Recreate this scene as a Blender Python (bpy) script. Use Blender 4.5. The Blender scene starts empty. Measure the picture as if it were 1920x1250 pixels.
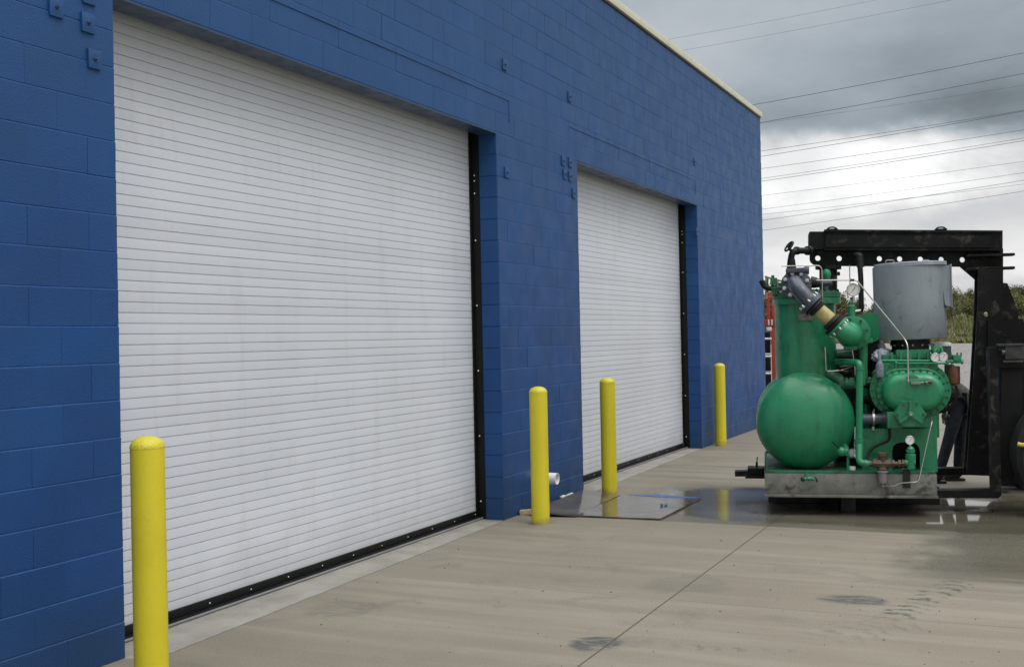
import bpy, bmesh, math, random
from mathutils import Vector, Matrix
R = math.radians
rnd = random.Random(7)
scene = bpy.context.scene
col = scene.collection

# ------------------------------------------------------------ camera (solved from the block courses and door sizes)
O = Vector((0, -4.5911, 1.7182))
CR = Vector((.42216, -.90627, -.0207)).normalized()
CF = Vector((.9065, .4222, .0038)).normalized()
CU = CR.cross(CF).normalized()
CR = CF.cross(CU).normalized()
FPX = 2114.6
cam = bpy.data.cameras.new('camera')
cam.sensor_width = 36; cam.lens = FPX / 1920 * 36
cam.clip_start = .05; cam.clip_end = 6000
camo = bpy.data.objects.new('camera', cam); col.objects.link(camo)
M = Matrix((CR, CU, -CF)).transposed().to_4x4(); M.translation = O
camo.matrix_world = M
scene.camera = camo

def ray(px, py): return (CF * FPX + CR * (px - 960) - CU * (py - 625)).normalized()
def gnd(px, py, z=0.):
    v = ray(px, py); return O + v * ((z - O.z) / v.z)
def onwall(px, py, Y=0.):
    v = ray(px, py); return O + v * ((Y - O.y) / v.y)

# ------------------------------------------------------------ light and exposure
scene.view_settings.view_transform = 'Standard'
scene.view_settings.look = 'None'
scene.view_settings.exposure = 0.0
scene.view_settings.gamma = 1
SUN_EL, SUN_AZ = 60, -112        # degrees; azimuth of the sun measured from +X
sl = bpy.data.lights.new('sun', 'SUN'); sl.energy = .8; sl.angle = R(22); sl.color = (1, .96, .9)
so = bpy.data.objects.new('sun', sl); col.objects.link(so)
sdir = Vector((math.cos(R(SUN_AZ)) * math.cos(R(SUN_EL)), math.sin(R(SUN_AZ)) * math.cos(R(SUN_EL)), math.sin(R(SUN_EL))))
so.rotation_euler = sdir.to_track_quat('Z', 'Y').to_euler()

class NT:
    """tiny helper to wire shader nodes"""
    def __init__(s, tree): s.t = tree; s.n = tree.nodes; s.l = tree.links
    def new(s, typ, **kw):
        n = s.n.new(typ)
        for k, v in kw.items(): setattr(n, k, v)
        return n
    def put(s, sock, v):
        if hasattr(v, 'is_output') or hasattr(v, 'links'): s.l.new(v, sock)
        else: sock.default_value = v
    def m(s, op, a, b=None, c=None, clamp=False):
        n = s.new('ShaderNodeMath', operation=op, use_clamp=clamp)
        s.put(n.inputs[0], a)
        if b is not None: s.put(n.inputs[1], b)
        if c is not None: s.put(n.inputs[2], c)
        return n.outputs[0]
    def vm(s, op, a, b=None):
        n = s.new('ShaderNodeVectorMath', operation=op)
        s.put(n.inputs[0], a)
        if b is not None: s.put(n.inputs[1], b)
        return n.outputs['Value'] if op in ('DOT_PRODUCT', 'LENGTH', 'DISTANCE') else n.outputs[0]
    def rng(s, v, a, b, c=0., d=1., smooth=True):
        n = s.new('ShaderNodeMapRange', interpolation_type='SMOOTHSTEP' if smooth else 'LINEAR')
        for i, x in enumerate((v, a, b, c, d)): s.put(n.inputs[i], x)
        return n.outputs[0]
    def noise(s, vec, scale, detail=4, rough=.5, dist=0.):
        n = s.new('ShaderNodeTexNoise'); s.put(n.inputs['Vector'], vec)
        n.inputs['Scale'].default_value = scale; n.inputs['Detail'].default_value = detail
        n.inputs['Roughness'].default_value = rough; n.inputs['Distortion'].default_value = dist
        return n.outputs['Fac']
    def mix(s, f, a, b):
        n = s.new('ShaderNodeMix', data_type='RGBA')
        s.put(n.inputs[0], f); s.put(n.inputs[6], c4(a)); s.put(n.inputs[7], c4(b))
        return n.outputs[2]
    def xyz(s, vec):
        n = s.new('ShaderNodeSeparateXYZ'); s.put(n.inputs[0], vec); return n.outputs
    def vec(s, x, y, z):
        n = s.new('ShaderNodeCombineXYZ')
        for i, v in enumerate((x, y, z)): s.put(n.inputs[i], v)
        return n.outputs[0]
def c4(v):
    if isinstance(v, (tuple, list)) and len(v) == 3: return (*v, 1)
    return v

w = bpy.data.worlds.new('World'); scene.world = w; w.use_nodes = True
N = NT(w.node_tree); N.n.clear()
out = N.new('ShaderNodeOutputWorld'); bg = N.new('ShaderNodeBackground')
N.l.new(bg.outputs[0], out.inputs[0])
sky = N.new('ShaderNodeTexSky', sky_type='NISHITA', sun_disc=False)
sky.sun_elevation = R(SUN_EL); sky.sun_rotation = R(90 - SUN_AZ); sky.air_density = 1.5; sky.dust_density = 3
tc = N.new('ShaderNodeTexCoord'); dirv = tc.outputs['Generated']
dx, dy, dz = N.xyz(dirv)
zz = N.m('ADD', N.m('MAXIMUM', dz, 0.), .16)
flat = N.vec(N.m('DIVIDE', dx, zz), N.m('DIVIDE', dy, zz), 0.)
n1 = N.noise(flat, .75, 9, .52, .3)
n2 = N.noise(flat, 2.3, 8, .58, .2)
n3 = N.noise(N.vec(dx, dy, N.m('MULTIPLY', dz, 2.2)), 6.5, 12, .58, .25)
wob = N.m('MULTIPLY', N.m('SUBTRACT', n3, .5), .16)
def blob(px, py, sx, sy, soft0, soft1):
    """a soft patch of cloud round one fixed compass direction of the sky"""
    D = ray(px, py); A = Vector((D.y, -D.x, 0)).normalized(); B = A.cross(D)
    a = N.m('DIVIDE', N.vm('DOT_PRODUCT', dirv, tuple(A)), sx)
    b = N.m('DIVIDE', N.vm('DOT_PRODUCT', dirv, tuple(B)), sy)
    f = N.rng(N.vm('DOT_PRODUCT', dirv, tuple(D)), .3, .6)
    r = N.m('SQRT', N.m('ADD', N.m('MULTIPLY', a, a), N.m('MULTIPLY', b, b)))
    r = N.m('ADD', r, N.m('MULTIPLY', wob, 11.))
    return N.m('MULTIPLY', N.rng(r, soft0, soft1, 1., 0.), f)
c = N.m('ADD', .395, N.m('MULTIPLY', N.m('SUBTRACT', n1, .5), .38))
c = N.m('ADD', c, N.m('MULTIPLY', N.m('SUBTRACT', n2, .5), .26))
hz = N.rng(N.m('ADD', dz, wob), .165, .045)
c = N.m('ADD', c, N.m('MULTIPLY', hz, N.m('ADD', .46, N.m('MULTIPLY', N.m('SUBTRACT', n3, .5), 1.5))))
c = N.m('ADD', c, N.m('MULTIPLY', blob(1520, 320, .165, .040, .55, 1.25), .52))
c = N.m('ADD', c, N.m('MULTIPLY', blob(1660, 300, .05, .03, .3, 1.5), .25))
c = N.m('SUBTRACT', c, N.m('MULTIPLY', blob(1850, 235, .15, .046, .35, 1.30), .11))
c = N.m('SUBTRACT', c, N.m('MULTIPLY', blob(1450, 215, .07, .018, .2, 1.5), .10))
c = N.m('SUBTRACT', c, N.m('MULTIPLY', blob(1800, 60, .16, .05, .2, 1.6), .07))
c = N.m('ADD', c, N.m('MULTIPLY', blob(1260, 90, .16, .12, .0, 1.6), .13))
# the overcast is brightest overhead and towards the veiled sun
c = N.m('ADD', c, N.m('MULTIPLY', N.rng(dz, .36, 1.0), 1.9))
c = N.m('ADD', c, N.m('MULTIPLY', N.rng(N.vm('DOT_PRODUCT', dirv, tuple(sdir)), .3, 1.), .6))
c = N.m('MAXIMUM', c, .12)
tone = N.mix(N.rng(c, .3, .8), (.86, 1.0, 1.13), (1.0, 1.0, 1.01))
cloud = N.vm('MULTIPLY', tone, N.vec(c, c, c))
skc = N.vm('MULTIPLY', sky.outputs[0], (.09, .09, .09))
mixn = N.mix(.93, skc, cloud)
N.l.new(mixn, bg.inputs[0]); bg.inputs[1].default_value = 1.0

# ------------------------------------------------------------ materials
def mat(name, base, rough=.5, metal=0., var=.12, vscale=3., bump=0., bscale=60., dirt=None, dirt_amt=0., dscale=2.5, rvar=.1, spec=.5, post=None):
    m = bpy.data.materials.new(name); m.use_nodes = True
    n = NT(m.node_tree); b = n.n['Principled BSDF']
    co = n.new('ShaderNodeTexCoord').outputs['Object']
    f = n.noise(co, vscale, 5, .6)
    lo = tuple(x * (1 - var) for x in base); hi = tuple(min(1, x * (1 + var)) for x in base)
    cc = n.mix(n.rng(f, .3, .7), lo, hi)
    if dirt:
        g = n.rng(n.noise(co, dscale, 9, .68, .6), .62 - dirt_amt * .3, .78 - dirt_amt * .25)
        cc = n.mix(n.m('MULTIPLY', g, .85), cc, dirt)
    if post: cc = post(n, co, cc)
    n.put(b.inputs['Base Color'], cc)
    n.put(b.inputs['Roughness'], n.rng(n.noise(co, vscale * 2.7, 4), .3, .7, max(.02, rough - rvar), min(1, rough + rvar)))
    b.inputs['Metallic'].default_value = metal
    b.inputs['Specular IOR Level'].default_value = spec
    if bump:
        bp = n.new('ShaderNodeBump'); bp.inputs['Strength'].default_value = bump; bp.inputs['Distance'].default_value = .01
        n.put(bp.inputs['Height'], n.noise(co, bscale, 6, .65)); n.l.new(bp.outputs[0], b.inputs['Normal'])
    return m
def wall_post(n, co, cc):
    X, Y, Z = n.xyz(co)
    row = n.m('FLOOR', n.m('DIVIDE', Z, .2032)); sh = n.m('MULTIPLY', n.m('MODULO', row, 2.), .5)
    cell = n.m('FLOOR', n.m('ADD', n.m('DIVIDE', X, .4064), sh))
    wn = n.new('ShaderNodeTexWhiteNoise'); n.put(wn.inputs['Vector'], n.vec(cell, row, 0.))
    k = n.rng(wn.outputs['Value'], 0., 1., .93, 1.08, False)
    cc = n.vm('MULTIPLY', cc, n.vec(k, k, k))
    # paler sky sheen painted into the upper courses, darker towards the base, pin holes
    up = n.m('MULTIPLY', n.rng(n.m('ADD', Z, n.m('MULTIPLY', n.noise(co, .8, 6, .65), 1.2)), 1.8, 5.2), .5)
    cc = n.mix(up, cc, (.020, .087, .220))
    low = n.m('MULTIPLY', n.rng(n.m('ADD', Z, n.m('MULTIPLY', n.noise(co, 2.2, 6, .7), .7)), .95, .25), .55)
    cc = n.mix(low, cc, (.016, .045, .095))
    st_ = n.noise(n.vec(n.m('MULTIPLY', X, 5.), n.m('MULTIPLY', Z, .35), 3.), 1., 6, .65)
    cc = n.mix(n.m('MULTIPLY', n.rng(st_, .56, .72), .10), cc, (.022, .078, .18))
    pin = n.rng(n.noise(co, 75, 2, .5), .69, .74)
    return n.mix(n.m('MULTIPLY', pin, .6), cc, (.006, .02, .06))
def white_post(n, co, cc):
    X, Y, Z = n.xyz(co)
    sl_ = n.m('FLOOR', n.m('DIVIDE', n.m('SUBTRACT', Z, .075), .0635))
    wn = n.new('ShaderNodeTexWhiteNoise'); n.put(wn.inputs['Vector'], n.vec(sl_, 3., 0.))
    k = n.rng(wn.outputs['Value'], 0., 1., .96, 1.03, False)
    cc = n.vm('MULTIPLY', cc, n.vec(k, k, k))
    g = n.noise(n.vec(n.m('MULTIPLY', X, 6.), 0., n.m('MULTIPLY', Z, .9)), 1., 7, .68, .3)
    cc = n.mix(n.m('MULTIPLY', n.rng(g, .50, .72), .16), cc, (.36, .35, .33))
    lowg = n.m('MULTIPLY', n.rng(n.m('ADD', Z, n.m('MULTIPLY', n.noise(co, 3, 7, .7), .6)), .75, .30), .30)
    return n.mix(lowg, cc, (.33, .31, .27))
def yellow_post(n, co, cc):
    X, Y, Z = n.xyz(co)
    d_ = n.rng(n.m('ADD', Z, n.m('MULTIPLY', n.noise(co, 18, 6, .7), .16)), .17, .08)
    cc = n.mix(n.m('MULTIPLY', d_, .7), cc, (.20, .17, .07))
    ch = n.m('MULTIPLY', n.rng(n.noise(co, 16, 7, .7, .8), .66, .70), n.rng(n.noise(co, 2.2, 2, .5), .52, .60))
    cc = n.mix(n.m('MULTIPLY', ch, .6), cc, (.45, .42, .30))
    ru = n.rng(n.noise(n.vec(n.m('MULTIPLY', X, 3.), n.m('MULTIPLY', Y, 3.), n.m('MULTIPLY', Z, 26.)), 1., 5, .6), .66, .76)
    return n.mix(n.m('MULTIPLY', n.m('MULTIPLY', ru, n.rng(Z, .75, .45)), .22), cc, (.08, .07, .03))
def green_post(n, co, cc):
    X, Y, Z = n.xyz(co)
    g = n.noise(n.vec(n.m('MULTIPLY', X, 9.), n.m('MULTIPLY', Y, 9.), n.m('MULTIPLY', Z, 1.6)), 1., 7, .68, .3)
    cc = n.mix(n.m('MULTIPLY', n.rng(g, .50, .70), .42), cc, (.014, .075, .042))
    ch = n.rng(n.noise(co, 26, 6, .7, .5), .70, .73)
    cc = n.mix(n.m('MULTIPLY', ch, .8), cc, (.05, .045, .035))
    fd = n.rng(n.noise(co, 1.3, 3, .5), .52, .72)
    return n.mix(n.m('MULTIPLY', fd, .4), cc, (.050, .245, .135))
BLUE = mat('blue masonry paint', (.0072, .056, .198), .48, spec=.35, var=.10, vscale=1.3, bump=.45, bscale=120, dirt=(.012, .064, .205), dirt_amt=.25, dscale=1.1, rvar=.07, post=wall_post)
BLUE_DK = mat('blue steel paint', (.03, .055, .11), .4, bump=.1)
WHITE = mat('white slat paint', (.61, .64, .695), .36, var=.03, vscale=.8, bump=.12, bscale=3, rvar=.07, post=white_post)
CREAM = mat('cream coping metal', (.62, .60, .46), .45, var=.05)
BLACK = mat('black painted steel', (.005, .0055, .0055), .5, spec=.25, var=.3, bump=.15, bscale=25)
BLKFRAME = mat('worn black frame steel', (.0045, .0055, .005), .5, spec=.22, var=.35, bump=.35, bscale=14, dirt=(.062, .056, .046), dirt_amt=.34, dscale=7)
RUBBER = mat('black rubber', (.008, .008, .009), .7, bump=.3, bscale=40)
GREYRUB = mat('grey door seal', (.22, .22, .23), .6)
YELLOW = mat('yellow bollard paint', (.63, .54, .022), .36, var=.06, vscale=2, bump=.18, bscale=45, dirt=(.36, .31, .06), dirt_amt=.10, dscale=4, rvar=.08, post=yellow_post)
GREEN = mat('green machine paint', (.017, .205, .092), .33, var=.10, vscale=2.2, bump=.12, bscale=22, dirt=(.016, .08, .042), dirt_amt=.30, dscale=3.0, rvar=.12, post=green_post)
GREEN2 = mat('grimy green paint', (.02, .12, .06), .42, var=.22, vscale=5, bump=.3, bscale=30, dirt=(.02, .035, .022), dirt_amt=.5, dscale=7)
GALV = mat('galvanised tray steel', (.20, .20, .18), .42, metal=.45, var=.22, vscale=5, bump=.2, bscale=12, dirt=(.035, .035, .03), dirt_amt=.42, dscale=5)
GREYCAN = mat('grey canister paint', (.225, .258, .285), .42, var=.08, vscale=3, bump=.22, bscale=7, dirt=(.11, .12, .125), dirt_amt=.24, dscale=7, post=lambda n, co, cc: n.mix(n.m('MULTIPLY', n.rng(n.noise(n.vec(n.m('MULTIPLY', n.xyz(co)[0], 12.), n.m('MULTIPLY', n.xyz(co)[1], 12.), n.m('MULTIPLY', n.xyz(co)[2], 1.5)), 1., 6, .65), .5, .7), .3), cc, (.13, .145, .155)))
GUNMETAL = mat('dark grey valve iron', (.055, .066, .085), .35, metal=.15, var=.2, vscale=9, bump=.2, bscale=40)
STEEL = mat('bright tube steel', (.48, .47, .44), .3, metal=.85, var=.15)
BOLTM = mat('zinc bolt', (.62, .62, .60), .35, metal=.6)
WHITEDIAL = mat('white dial', (.72, .72, .70), .4, var=.02)
DARK = mat('dark machinery', (.008, .008, .008), .55, var=.4, bump=.3, bscale=20)
BRASS = mat('dirty brass', (.085, .062, .042), .5, metal=.4, var=.35, vscale=20, bump=.4, bscale=60)
TAN = mat('tan hose tape', (.36, .31, .13), .55, var=.2, vscale=25, bump=.3, bscale=60)
BROWN = mat('brown filter paint', (.085, .028, .010), .35, var=.25, vscale=8)
RUST = mat('rusty plate', (.17, .15, .135), .6, metal=.3, var=.4, vscale=30)
PLASTIC = mat('pale plastic film', (.50, .54, .60), .3, var=.12, vscale=12)
PVC = mat('white pvc', (.74, .75, .76), .3, var=.03)
RED = mat('red machine paint', (.42, .05, .03), .45, var=.2, vscale=4)
WOODDK = mat('wet dark panel', (.098, .086, .066), .11, var=.35, vscale=4, bump=.25, bscale=6, dirt=(.035, .033, .028), dirt_amt=.3, dscale=3, rvar=.08)
WOODEDGE = mat('splintered wood', (.42, .33, .20), .7, var=.25, vscale=30, bump=.5)
BLUETAPE = mat('blue film', (.035, .11, .30), .4, var=.2, vscale=10)
JEANS = mat('dark jeans', (.012, .017, .027), .85, var=.35, vscale=9, bump=.5, bscale=30)
JACKET = mat('grey patterned jacket', (.06, .058, .05), .85, var=.7, vscale=22, bump=.5, bscale=30)
SKIN = mat('skin', (.45, .26, .18), .5, var=.08)
HAIR = mat('hair', (.04, .025, .015), .6)
BOOT = mat('boot leather', (.02, .017, .014), .5, bump=.3)
BARK = mat('bark', (.11, .09, .065), .85, var=.3, vscale=8, bump=.6, bscale=12)
CABLE = mat('cable', (.03, .032, .035), .5)
STONE = mat('stone chip', (.07, .06, .05), .8, var=.6, vscale=30)
FOAM = mat('crumbled white filler', (.5, .49, .45), .8, bump=.6, bscale=60)

# ------------------------------------------------------------ mesh helpers
def add_box(bm, x0, x1, y0, y1, z0, z1, bev=0.):
    vs = [bm.verts.new((x, y, z)) for x in (x0, x1) for y in (y0, y1) for z in (z0, z1)]
    idx = [(0, 1, 3, 2), (4, 6, 7, 5), (0, 4, 5, 1), (2, 3, 7, 6), (0, 2, 6, 4), (1, 5, 7, 3)]
    fs = [bm.faces.new([vs[i] for i in f]) for f in idx]
    if bev:
        es = {e for f in fs for e in f.edges}
        bmesh.ops.bevel(bm, geom=list(es), offset=bev, segments=2, affect='EDGES', profile=.6)
    return fs
def basis(d):
    d = Vector(d).normalized(); a = Vector((0, 0, 1)) if abs(d.z) < .9 else Vector((1, 0, 0))
    u = d.cross(a).normalized(); return d, u, d.cross(u).normalized()
def add_lathe(bm, p, axis, prof, seg=28, cap0=True, cap1=True):
    """prof: (radius, distance along axis)"""
    p = Vector(p); d, u, v = basis(axis); rings = []
    for r, h in prof:
        if r < 1e-5: rings.append([bm.verts.new(p + d * h)])
        else: rings.append([bm.verts.new(p + d * h + (u * math.cos(t) + v * math.sin(t)) * r) for t in [2 * math.pi * k / seg for k in range(seg)]])
    for a, b in zip(rings, rings[1:]):
        for k in range(seg):
            k2 = (k + 1) % seg
            q = ([a[0]] if len(a) == 1 else [a[k], a[k2]]) + ([b[0]] if len(b) == 1 else [b[k2], b[k]])
            if len(q) >= 3: bm.faces.new(q)
    if cap0 and len(rings[0]) > 1: bm.faces.new(rings[0][::-1])
    if cap1 and len(rings[-1]) > 1: bm.faces.new(rings[-1])
def add_cyl(bm, p0, p1, r, r1=None, seg=24):
    p0 = Vector(p0); p1 = Vector(p1); r1 = r if r1 is None else r1
    add_lathe(bm, p0, p1 - p0, [(r, 0), (r1, (p1 - p0).length)], seg)
def fillet(pts, rad, n=5):
    pts = [Vector(p) for p in pts]; o = [pts[0]]
    for a, b, c_ in zip(pts, pts[1:], pts[2:]):
        u = (a - b); v = (c_ - b); k = min(rad, u.length * .49, v.length * .49)
        s = b + u.normalized() * k; e = b + v.normalized() * k
        for i in range(n + 1):
            t = i / n; o.append(s * (1 - t) ** 2 + b * 2 * t * (1 - t) + e * t * t)
    o.append(pts[-1]); return o
def add_tube(bm, pts, r, rad=.03, seg=12, n=5, radii=None):
    pts = fillet(pts, rad, n) if rad else [Vector(p) for p in pts]
    d0 = (pts[1] - pts[0]).normalized(); _, u, v = basis(d0); rings = []
    for i, p in enumerate(pts):
        d = (pts[min(i + 1, len(pts) - 1)] - pts[max(i - 1, 0)]).normalized()
        u = (u - d * u.dot(d)).normalized(); v = d.cross(u)
        rr = r if radii is None else radii[i]
        rings.append([bm.verts.new(p + (u * math.cos(t) + v * math.sin(t)) * rr) for t in [2 * math.pi * k / seg for k in range(seg)]])
    for a, b in zip(rings, rings[1:]):
        for k in range(seg): bm.faces.new([a[k], a[(k + 1) % seg], b[(k + 1) % seg], b[k]])
    bm.faces.new(rings[0][::-1]); bm.faces.new(rings[-1])
def add_prism(bm, poly, off, holes=()):
    """poly: 3-D outline; off: extrusion vector; holes: list of 3-D outlines"""
    off = Vector(off); es = []
    for lp in [poly] + list(holes):
        vs = [bm.verts.new(p) for p in lp]
        es += [bm.edges.new((vs[i], vs[(i + 1) % len(vs)])) for i in range(len(vs))]
    g = bmesh.ops.triangle_fill(bm, edges=es, use_beauty=True, use_dissolve=False)
    fs = [f for f in g['geom'] if isinstance(f, bmesh.types.BMFace)]
    e = bmesh.ops.extrude_face_region(bm, geom=fs)
    bmesh.ops.translate(bm, verts=[v for v in e['geom'] if isinstance(v, bmesh.types.BMVert)], vec=off)
def add_ball(bm, p, r, sc=(1, 1, 1), seg=16):
    g = bmesh.ops.create_uvsphere(bm, u_segments=seg, v_segments=seg // 2 + 2, radius=r)
    for v in g['verts']: v.co = Vector((v.co.x * sc[0], v.co.y * sc[1], v.co.z * sc[2])) + Vector(p)

def split_link(name, bm, m, parent=None, **kw):
    """every loose piece of bm becomes an object of its own"""
    bm.verts.ensure_lookup_table(); seen = set(); res = []
    for v in bm.verts:
        if v in seen: continue
        st_ = [v]; seen.add(v); comp_ = []
        while st_:
            a = st_.pop(); comp_.append(a)
            for e in a.link_edges:
                b_ = e.other_vert(a)
                if b_ not in seen: seen.add(b_); st_.append(b_)
        idx = {a: i for i, a in enumerate(comp_)}; nb = bmesh.new(); nv = [nb.verts.new(a.co) for a in comp_]
        for f in {f for a in comp_ for f in a.link_faces}: nb.faces.new([nv[idx[a]] for a in f.verts])
        res.append(link(name, nb, m, parent, **kw))
    bm.free(); return res
OFF = {}
def link(name, bm, m, parent=None, smooth=True, ang=35, off=None):
    if off is None:
        r = parent
        while r is not None and r.parent is not None: r = r.parent
        off = OFF.get(r.name, Vector()) if r is not None else Vector()
    bmesh.ops.recalc_face_normals(bm, faces=bm.faces)
    me = bpy.data.meshes.new(name)
    if off.length: bmesh.ops.translate(bm, verts=bm.verts, vec=-off)
    bm.to_mesh(me); bm.free()
    me.materials.append(m)
    if smooth:
        for p in me.polygons: p.use_smooth = True
        me.set_sharp_from_angle(angle=R(ang))
    o = bpy.data.objects.new(name, me); col.objects.link(o)
    if parent is not None: o.parent = parent
    return o
def tag(o, label=None, cat=None, group=None, kind=None):
    for k, v in (('label', label), ('category', cat), ('group', group), ('kind', kind)):
        if v: o[k] = v
    return o
def thing(name, label, cat, loc=(0, 0, 0), rotz=0, group=None, off=None):
    o = bpy.data.objects.new(name, None); o.empty_display_size = .2; col.objects.link(o)
    o.location = loc; o.rotation_euler = (0, 0, rotz)
    OFF[o.name] = Vector(off) if off is not None else Vector()
    return tag(o, label, cat, group)
def new(): return bmesh.new()

# ============================================================ SETTING
CB, CH = .4064, .2032
A0, A1, B0, B1, WE = 4.724, 9.601, 11.656, 16.533, 20.98
DH, WH = 18 * CH, 5.71

def terr(x, y):
    s = lambda a, b, t: max(0, min(1, (t - a) / (b - a)))
    r = math.hypot(x, y)
    if x < 25: r = 0
    h = 1.05 * s(34, 62, r) + 2.2 * s(66, 120, r)
    h += .25 * math.sin(x * .09 + 1) * math.sin(y * .13) * s(60, 80, r)
    h += 0.35 * math.exp(-((r - 74) / 5.) ** 2)
    return h
# grass field : one sheet that reaches the horizon
bm = new()
xs = [-900, -200, -60, -20, 0, 15, 25, 28, 31] + [34 + 2 * i for i in range(50)] + [140, 170, 230, 400, 900, 2500]
ys = [-2500, -900, -300, -150, -90] + [-70 + 4 * i for i in range(36)] + [85, 120, 200, 500, 2500]
grid = [[bm.verts.new((x, y, terr(x, y) - .03)) for y in ys] for x in xs]
for i in range(len(xs) - 1):
    for j in range(len(ys) - 1): bm.faces.new([grid[i][j], grid[i + 1][j], grid[i + 1][j + 1], grid[i][j + 1]])
m = bpy.data.materials.new('rough grass ground'); m.use_nodes = True
n = NT(m.node_tree); b = n.n['Principled BSDF']; co = n.new('ShaderNodeTexCoord').outputs['Object']
f1 = n.noise(co, .12, 6, .6); f2 = n.noise(co, 1.6, 8, .7)
cc = n.mix(n.rng(f1, .35, .65), (.085, .105, .028), (.15, .155, .055))
cc = n.mix(n.rng(f2, .4, .75), cc, (.20, .185, .09))
n.put(b.inputs['Base Color'], cc); b.inputs['Roughness'].default_value = .9
bp = n.new('ShaderNodeBump'); bp.inputs['Strength'].default_value = .9; bp.inputs['Distance'].default_value = .2
n.put(bp.inputs['Height'], f2); n.l.new(bp.outputs[0], b.inputs['Normal'])
tag(link('ground', bm, m, ang=180), kind='structure')

# gravel yard beyond the slab
bm = new()
gx = [29 + 1.5 * i for i in range(24)]; gy = [-60 + 4 * i for i in range(26)]
def gedge(y): return 60 + 1.6 * math.sin(y * .21) + .8 * math.sin(y * .7)
g2 = [[None] * len(gy) for _ in gx]
for i, x in enumerate(gx):
    for j, y in enumerate(gy):
        X = 29 + (gedge(y) - 29) * i / (len(gx) - 1)
        g2[i][j] = bm.verts.new((X, y, terr(X, y) + .015))
for i in range(len(gx) - 1):
    for j in range(len(gy) - 1): bm.faces.new([g2[i][j], g2[i + 1][j], g2[i + 1][j + 1], g2[i][j + 1]])
m = bpy.data.materials.new('crushed stone'); m.use_nodes = True
n = NT(m.node_tree); b = n.n['Principled BSDF']; co = n.new('ShaderNodeTexCoord').outputs['Object']
v = n.new('ShaderNodeTexVoronoi'); n.put(v.inputs['Vector'], co); v.inputs['Scale'].default_value = 9
f2 = n.noise(co, .5, 7, .65)
cc = n.mix(n.rng(v.outputs['Distance'], .05, .6), (.34, .33, .32), (.15, .145, .14))
cc = n.mix(n.m('MULTIPLY', n.rng(f2, .4, .7), .6), cc, (.17, .16, .14))
n.put(b.inputs['Base Color'], cc); b.inputs['Roughness'].default_value = .85
bp = n.new('ShaderNodeBump'); bp.inputs['Strength'].default_value = .8; bp.inputs['Distance'].default_value = .04
n.put(bp.inputs['Height'], v.outputs['Distance']); n.l.new(bp.outputs[0], b.inputs['Normal'])
tag(link('gravel_yard', bm, m, ang=180), kind='structure')

# concrete apron
bm = new()
def sheet(bm, x0, x1, y0, y1, z, nx, ny):
    g = [[bm.verts.new((x0 + (x1 - x0) * i / nx, y0 + (y1 - y0) * j / ny, z)) for j in range(ny + 1)] for i in range(nx + 1)]
    for i in range(nx):
        for j in range(ny): bm.faces.new([g[i][j], g[i + 1][j], g[i + 1][j + 1], g[i][j + 1]])
sheet(bm, -12, 31, -40, .45, .0, 20, 20)
sheet(bm, WE, 31, .45, 20, .0, 6, 10)
bmesh.ops.remove_doubles(bm, verts=bm.verts, dist=1e-4)
m = bpy.data.materials.new('broomed concrete'); m.use_nodes = True
n = NT(m.node_tree); b = n.n['Principled BSDF']; co = n.new('ShaderNodeTexCoord').outputs['Object']
X, Y, Z = n.xyz(co)
big = n.noise(co, .45, 6, .6, .3)
mid = n.noise(co, 3.0, 8, .65)
fine = n.noise(co, 60, 4, .6)
streak = n.noise(n.vec(n.m('MULTIPLY', X, 4.2), n.m('MULTIPLY', Y, .32), 0.), 1.0, 8, .62, .25)
broom = n.noise(n.vec(n.m('MULTIPLY', X, 130.), n.m('MULTIPLY', Y, 2.5), 0.), 1.0, 3, .6)
base = n.mix(n.rng(big, .3, .7), (.168, .148, .109), (.204, .184, .142))
base = n.mix(n.m('MULTIPLY', n.rng(streak, .38, .66), .42), base, (.128, .110, .078))
base = n.mix(n.m('MULTIPLY', n.rng(streak, .52, .30), .25), base, (.285, .265, .22))
base = n.mix(n.m('MULTIPLY', n.rng(mid, .5, .8), .35), base, (.175, .158, .125))
speck = n.rng(n.noise(co, 34, 2, .5), .70, .76)
base = n.mix(n.m('MULTIPLY', speck, .15), base, (.10, .09, .075))
agg = n.rng(n.noise(co, 110, 3, .7), .35, .7)
base = n.mix(n.m('MULTIPLY', agg, .30), base, (.265, .24, .195))
blot = n.rng(n.noise(co, 1.4, 9, .72, .8), .54, .66)
base = n.mix(n.m('MULTIPLY', blot, .42), base, (.118, .108, .084))
hv_ = n.new('ShaderNodeTexVoronoi', feature='DISTANCE_TO_EDGE'); n.put(hv_.inputs['Vector'], n.vm('ADD', co, n.vm('MULTIPLY', n.vec(n.noise(co, 1.5, 6, .7), n.noise(n.vm('ADD', co, (5, 3, 1)), 1.5, 6, .7), 0.), (.9, .9, 0))))
hv_.inputs['Scale'].default_value = .38
hair = n.m('MULTIPLY', n.rng(hv_.outputs['Distance'], .0008, .0022, 1., 0.), n.rng(n.noise(co, .7, 2), .5, .6))
base = n.mix(n.m('MULTIPLY', hair, .35), base, (.07, .062, .05))
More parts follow.
